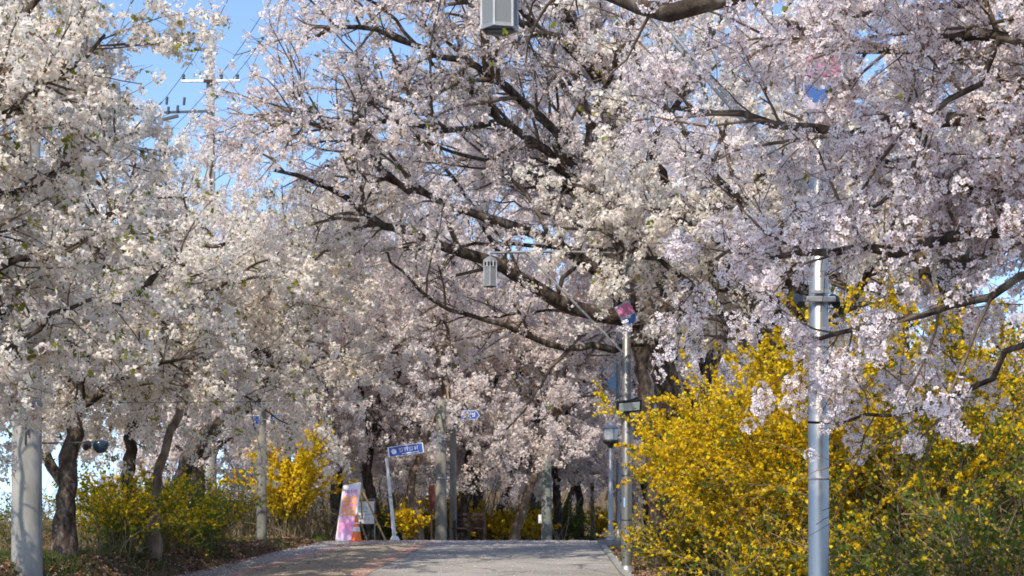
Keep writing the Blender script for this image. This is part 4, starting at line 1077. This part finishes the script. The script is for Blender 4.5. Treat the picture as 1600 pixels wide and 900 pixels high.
MB().lathe([(0, -.11), (.06, -.1), (.115, -.04), (.13, .03), (.12, .08), (.0, .1)], (1.08, .26, zf - .04), 18).build('camera_dome', mat_base('dark_blue_plastic', .2, 0, (.02, .045, .07))[0], cp)
MB().tube([(.86, .2, zf - .06), (.93, .05, zf - .03), (.98, -.05, zf)], [.05, .07, .04], 12).build('floodlight', M['black'], cp)
MB().tube([(-.36, .2, zf - .02), (-.28, .05, zf - .05), (-.22, 0, zf - .06)], [.05, .075, .05], 12).build('floodlight', M['black'], cp)
wq = MB()
xs = np.linspace(-9, 5.5, 30)
wq.tube([(x, -.26 + .002 * x, zq + .0012 * (x + 2) ** 2 - .01) for x in xs[8:]], .005, 6)
wq.build('cable', M['dark'], cp)

# weathered concrete post with blue signs
xw, yw = (409 - 800) / F * 43, 43.
zw = float(GZ(xw, yw))
wp = thing('concrete_post', 'weathered concrete post left of the lone forsythia, with blue name plates near its top', 'utility pole', (xw, yw, zw))
hw = P(0, 560, yw)[2] - zw
MB().lathe([(.15, -.1), (.145, .2), (.115, hw), (0, hw + .01)], n=20).build('shaft', M['old_concrete'], wp)
def glyphs(mb, x0, z0, n, w, h, y, rng, dx):
    """small stroke groups like signboard characters too blurred to read"""
    for k in range(n):
        cx = x0 + k * dx
        mb.box((cx - w * .18, y, z0 + h * .22), (w * .5, .004, h * .14))
        mb.box((cx - w * .18, y - .0006, z0 - h * .02), (w * .44, .004, h * .12))
        mb.box((cx + w * .28, y - .0012, z0 + h * .05), (w * .14, .004, h * .75))
        if k % 2 == 0: mb.box((cx, y - .0018, z0 - h * .32), (w * .6, .004, h * .13))
        else: mb.box((cx - w * .2, y - .0018, z0 - h * .22), (w * .13, .004, h * .4))
def nameplate(root, c, w, h, n, rz=0.0, roll=0.0, arrow=False, disc=False, name='name_plate'):
    if arrow:
        pol = [(-w / 2, -h / 2), (w / 2 - h * .35, -h / 2), (w / 2, 0), (w / 2 - h * .35, h / 2), (-w / 2, h / 2)]
    else:
        pol = [(-w / 2, -h / 2), (w / 2, -h / 2), (w / 2, h / 2), (-w / 2, h / 2)]
    s = MB().prism([(x * 1.05, z * 1.14) for x, z in pol], (0, .004, 0), (1, 0, 0), (0, 0, 1), (0, .014, 0)).build(name, M['sign_white'], root)
    s.location = c; s.rotation_euler = (0, roll, rz)
    MB().prism(pol, (0, 0, 0), (1, 0, 0), (0, 0, 1), (0, .003, 0)).build('blue_face', M['blue_sign'], s)
    g = MB()
    if disc:
        g.prism([(h * .3 * cos(q), h * .3 * sin(q)) for q in np.linspace(0, 2 * pi, 13)[:-1]], (-w / 2 + h * .55, -.004, 0), (1, 0, 0), (0, 0, 1), (0, .003, 0))
        glyphs(g, -w / 2 + h * 1.35, h * .1, n, h * .55, h * .62, -.004, None, (w - h * 1.5) / n)
        g.box((w * .12, -.003, -h * .36), (w * .5, .003, h * .1))
    else:
        glyphs(g, -w / 2 + h * .5, h * .05, n, h * .55, h * .66, -.004, None, (w - h * .7) / n)
    g.build('lettering', M['sign_white'], s)
    return s
zs = P(0, 657, yw)[2] - zw
nameplate(wp, (-.22, -.16, zs), .34, .24, 1, rz=radians(12))
nameplate(wp, (.42, -.10, zs + .03), .34, .24, 1, rz=radians(-14))
MB().bar((-.4, -.13, zs + .02), (.6, -.09, zs + .02), .03).build('bracket', M['galv'], wp)

# street-name post, leaning
yn = 46.5
xb = (617 - 800) / F * yn
zb_ = float(prof(yn)) + .01
sp = thing('street_sign', 'leaning white post with a long blue street name plate beside the notice board', 'street sign', (xb, yn, zb_))
tp = A(P(604, 716, yn)) - A((xb, yn, zb_))
MB().tube([(0, 0, 0), tp * .5, tp], [.062, .052, .048], 14).build('post', M['white_paint'], sp)
MB().lathe([(0, 0), (.14, 0), (.14, .06), (.08, .16), (.0, .17)], n=16).build('base', M['white_paint'], sp)
MB().tube([tp * .53 - A((.01, 0, .03)), tp * .53 + A((-.01, 0, .03))], .062, 14).build('collar', M['galv'], sp)
nameplate(sp, tuple(A(P(634, 703, yn - .1)) - A((xb, yn, zb_))), 1.02, .27, 4, roll=radians(-8), disc=True)

# two grey poles close together beyond the crest
yq = 48.5
for px, w, nm, top, lean in ((689, .195, 'wider of the two grey poles beyond the crest, left of the bench', 625, 2), (708, .12, 'slimmer of the two grey poles, carrying the blue arrow sign', 632, -2)):
    y_ = yq if w > .15 else yq + .8
    x_ = (px - 800) / F * y_; z_ = float(GZ(x_, y_))
    q = thing('utility_pole', nm, 'utility pole', (x_, y_, z_))
    hh = P(0, top, y_)[2] - z_
    MB().lathe([(w, -.1), (w * .96, .4), (w * .78, hh), (0, hh + .01)], n=20).build('shaft', M['old_concrete'], q)
    if w < .15:
        zs = P(0, 649, y_)[2] - z_
        nameplate(q, ((735 - px) / F * y_, -.16, zs), .56, .25, 3, arrow=True)
        MB().bar((0, -.1, zs), (.3, -.14, zs), .03, .03).build('bracket', M['galv'], q)
        MB().box((-.1, -.12, zs + .3), (.18, .05, .24)).build('junction_box', M['galv'], q, .01)
        MB().lathe([(.118, zs - .3), (.122, zs - .29), (.122, zs - .22), (.118, zs - .21)], n=20).build('band', M['dark'], q)
    else:
        for zz in (2.0, 3.2):
            MB().lathe([(w * .9, zz), (w * .97, zz + .005), (w * .97, zz + .04), (w * .9, zz + .045)], n=20).build('band', M['galv'], q)
# green grey post
yg = 53.
xg = (854 - 800) / F * yg; zg_ = float(GZ(xg, yg))
gp = thing('utility_pole', 'green grey post with a small white plate among the far trunks', 'utility pole', (xg, yg, zg_))
hg = P(0, 690, yg)[2] - zg_
MB().lathe([(.2, -.1), (.19, .4), (.15, hg), (0, hg + .01)], n=20).build('shaft', M['green_grey'], gp)
MB().box((-.23, -.12, P(0, 811, yg)[2] - zg_), (.11, .05, .3)).build('plate', M['board_white'], gp, .008)

# power pole with crossarms above the left trees
yu = 58.
xu = (329 - 800) / F * yu; zu = float(GZ(xu, yu))
up_ = thing('power_pole', 'tall pale power pole with crossarms showing in the sky gap at upper left', 'utility pole', (xu, yu, zu))
hu = P(0, 60, yu)[2] - zu
MB().lathe([(.26, -.2), (.24, 1), (.15, hu), (0, hu + .02)], n=20).build('shaft', M['concrete'], up_)
za = P(0, 129, yu)[2] - zu
MB().bar((-1.05, -.2, za), (1.15, -.2, za + .02), .09, .09).build('crossarm', M['white_paint'], up_)
MB().box((.02, -.26, za - .02), (.46, .05, .12)).build('arm_clamp', M['dark_wood'], up_)
for dx in (-.98, .45, 1.05):
    MB().lathe([(0, 0), (.05, 0), (.075, .06), (.03, .09), (.07, .13), (.05, .2), (0, .22)], (dx, -.2, za + .05), 12).build('insulator', M['dark'], up_)
zl = P(0, 178, yu)[2] - zu
MB().bar((-1.7, -.2, zl), (.2, -.2, zl + .06), .08).build('crossarm', M['dark'], up_)
m_ = MB()
m_.bar((-1.75, -.3, zl - .3), (-1.15, -.3, zl - .15), .12, .1)
up_sw = m_.build('switch', M['dark'], up_)
for dx, dz in ((-1.6, .42), (-1.55, .05), (-1.2, .1), (-.95, .4)):
    MB().tube([(dx, -.28, zl + dz - .14), (dx + .03, -.28, zl + dz + .14)], .05, 10).build('insulator', M['dark'], up_)
for k, (dx, dz) in enumerate(((-.98, .22), (.45, .22), (1.05, .24))):
    MB().tube([(dx + 7 * t - 0.4 * t * t, -.2 - 16 * t, za + .05 + dz + .9 * (t * t - t) * 4 * .3 + 1.5 * t) for t in np.linspace(-.6, 1.2, 14)], .012, 5).build('wire', M['dark'], up_)

# pink leaning banner board
yb = 46.2
xc = (538 - 800) / F * yb
zb_ = float(prof(yb)) + .012
pb = thing('banner_board', 'tall pink festival banner with yellow lettering leaning beside a traffic cone', 'banner', (xc, yb, zb_), radians(-24))
lean = 0.0
W_, H_ = .58, 1.70
ux = A((1, 0, 0)); sh = .19
pol = [(-W_ / 2, 0), (W_ / 2, 0), (W_ / 2 + sh, H_ + .04), (-W_ / 2 + sh, H_ - .06)]
bd = MB().prism(pol, (0, 0, .02), (1, 0, 0), (0, .08, 1), (0, .03, 0)).build('panel', M['pink_board'], pb)
def onb(u, v, d=-.004): return (u + sh * v / H_, .08 * v + d, .02 + v)
rim = MB()
c4 = [onb(p[0] - (sh * p[1] / H_), p[1], .012) for p in pol]
for i in range(4): rim.bar(c4[i], c4[(i + 1) % 4], .05, .03, up=(0, 1, 0))
rim.build('frame', M['board_white'], pb)
g = MB()
def gbar(mb, u0, v0, u1, v1, t, d=-.006):
    mb.bar(onb(u0, v0, d), onb(u1, v1, d), .008, t, up=(0, 0, 1) if abs(u1 - u0) > abs(v1 - v0) else (1, 0, 0))
for (cu, cv, kind) in ((-.12, 1.19, 0), (.12, 1.22, 1), (-.12, .87, 2), (.12, .90, 3)):
    gbar(g, cu - .1, cv + .1, cu + .03, cv + .1, .045, -.006)
    gbar(g, cu - .1, cv + .01, cu + .03, cv + .01, .042, -.0065)
    if kind != 1: gbar(g, cu - .09, cv + .1, cu - .09, cv + .01, .042, -.007)
    gbar(g, cu + .08, cv + .13, cu + .08, cv - .04, .045, -.0075)
    gbar(g, cu + .04, cv + .055, cu + .08, cv + .055, .035, -.008)
    gbar(g, cu - .08, cv - .08, cu + .1, cv - .08, .045, -.0085)
    if kind in (0, 3): gbar(g, cu - .08, cv - .13, cu + .1, cv - .13, .04, -.009)
    gbar(g, cu + .09, cv - .14, cu + .09, cv - .07, .04, -.0095)
    if kind in (2, 3): gbar(g, cu - .07, cv - .14, cu - .07, cv - .07, .04, -.0098)
g.build('lettering', M['yellow_letter'], pb)
g = MB()
for u in (.02, .1, .17): gbar(g, u, 1.44, u, 1.54, .028); gbar(g, u - .02, 1.5, u + .02, 1.5, .02, -.0066)
g.build('heading', M['violet_letter'], pb)
g = MB()
for u in (-.2, -.13, -.07): gbar(g, u, 1.43, u, 1.52, .03); gbar(g, u - .02, 1.47, u + .03, 1.47, .02, -.0066)
g.build('heading', M['grey_letter'], pb)
MB().bar((.2, .3, 0), (.1, .14, 1.2), .03).build('prop', M['wood'], pb)

# traffic cone
yc = 46.0
xk = (557 - 800) / F * yc
tc_ = thing('traffic_cone', 'orange traffic cone with white bands in front of the notice board', 'traffic cone', (xk, yc, float(prof(yc)) + .012))
MB().box((0, 0, .02), (.4, .4, .04)).build('base', M['orange'], tc_, .01)
cr = lambda z: .165 - .135 * z / .8
segs = [(.04, .30, 'orange'), (.30, .44, 'white_band'), (.44, .53, 'orange'), (.53, .57, 'white_band'), (.57, .80, 'orange')]
for a, b_, c in segs:
    o_ = 0.002 if c != 'orange' else 0
    MB().lathe([(cr(a) + o_, a), (cr(b_) + o_, b_)] + ([(0, b_ + .005)] if b_ > .79 else []), n=24).build('cone_body' if c == 'orange' else 'white_band', M[c], tc_)

# white notice board with green leg
yd = 48.
xd = (570 - 800) / F * yd
zd = float(GZ(xd, yd))
nb = thing('notice_board', 'white notice board on thin legs behind the traffic cone', 'notice board', (xd, yd, zd))
zz = P(0, 801, yd)[2] - zd
MB().box((0, 0, zz), (.60, .03, .70)).build('board', M['board_white'], nb, .006)
fr = MB()
fr.bar((-.31, -.005, zz + .36), (.33, -.005, zz + .42), .04, .05); fr.bar((.31, -.004, zz - .36), (.31, -.004, zz + .42), .035, .04); fr.bar((-.31, -.004, zz - .36), (-.31, -.004, zz + .36), .03, .03)
fr.build('frame', M['old_concrete'], nb)
g = MB(); glyphs(g, -.2, .16 + zz, 3, .1, .13, -.018, None, .14); g.build('lettering', M['grey_letter'], nb)
g = MB(); g.box((-.1, -.018, zz + .03), (.36, .004, .035)); g.build('green_line', M['green_letter'], nb)
g = MB(); g.bar((-.28, -.019, zz - .10), (.28, -.019, zz - .04), .004, .03, up=(0, 0, 1)); glyphs(g, -.12, zz - .2, 3, .08, .1, -.018, None, .12); g.build('small_print', M['grey_letter'], nb)
MB().tube([(.31, 0, -.1), (.31, 0, zz - .3)], .022, 10).build('leg', M['green_metal'], nb)
MB().tube([(-.29, 0, -.1), (-.29, 0, zz - .3)], .022, 10).build('leg', M['green_metal'], nb)
# timber prop frame
ye = 46.9
xe0 = (575 - 800) / F * ye
tf = thing('timber_frame', 'slanting raw timber prop frame standing before the notice board', 'timber frame', (xe0, ye, float(prof(ye))))
def loc_(px, py, dy=0.0): return tuple(A(P(px, py, ye + dy)) - A((xe0, ye, float(prof(ye)))))
MB().bar(loc_(562, 757), loc_(604, 848, -.3), .05, .04).build('batten', M['wood'], tf)
MB().bar(loc_(563, 757, .06), loc_(566, 812, .06), .04, .04).build('batten', M['wood'], tf)
MB().bar(loc_(563, 815, .1), loc_(574, 848, -.1), .045, .04).build('batten', M['wood'], tf)
MB().bar(loc_(570, 846, -.1), loc_(603, 846, -.25), .05, .04).build('batten', M['wood'], tf)

# dark slatted bench
ybn = 49.5
xbn = (738 - 800) / F * ybn; zbn = float(GZ(xbn, ybn))
bn = thing('bench', 'dark brown slatted bench seen end on between the grey poles', 'bench', (xbn, ybn, zbn + .02), radians(4))
hb = P(0, 802, ybn)[2] - zbn
for k in range(4):
    MB().box((-.1, .22 + .02 * k, hb - .06 - k * .17), (1.05, .035, .11)).build('slat', M['dark_wood'], bn, .006)
for k in range(4):
    MB().box((-.1, .1 - k * .12, .44), (1.15, .1, .04)).build('slat', M['dark_wood'], bn, .006)
for sx in (-.58, .38):
    MB().bar((sx, .28, 0), (sx, .24, hb), .06, .08).build('back_post', M['dark_wood'], bn)
    MB().bar((sx, -.3, 0), (sx, -.3, .66), .06, .08).build('leg', M['dark_wood'], bn)
    MB().bar((sx, -.34, .67), (sx, .25, .67), .07, .05).build('armrest', M['dark_wood'], bn)
# rust red board on the pale trunk
yr_ = 51.
xr_ = (675 - 800) / F * yr_
zr_ = float(GZ(xr_, yr_))
rr_ = thing('hanging_sign', 'narrow rust red vertical board left of the wider grey pole', 'sign', (xr_, yr_, zr_))
zt_ = P(0, 777, yr_)[2] - zr_
MB().box((0, 0, zt_), (.19, .03, .84)).build('board', M['rust_red'], rr_, .006)
MB().box((-.02, .06, zt_ / 2), (.06, .06, zt_)).build('post', M['dark_wood'], rr_)
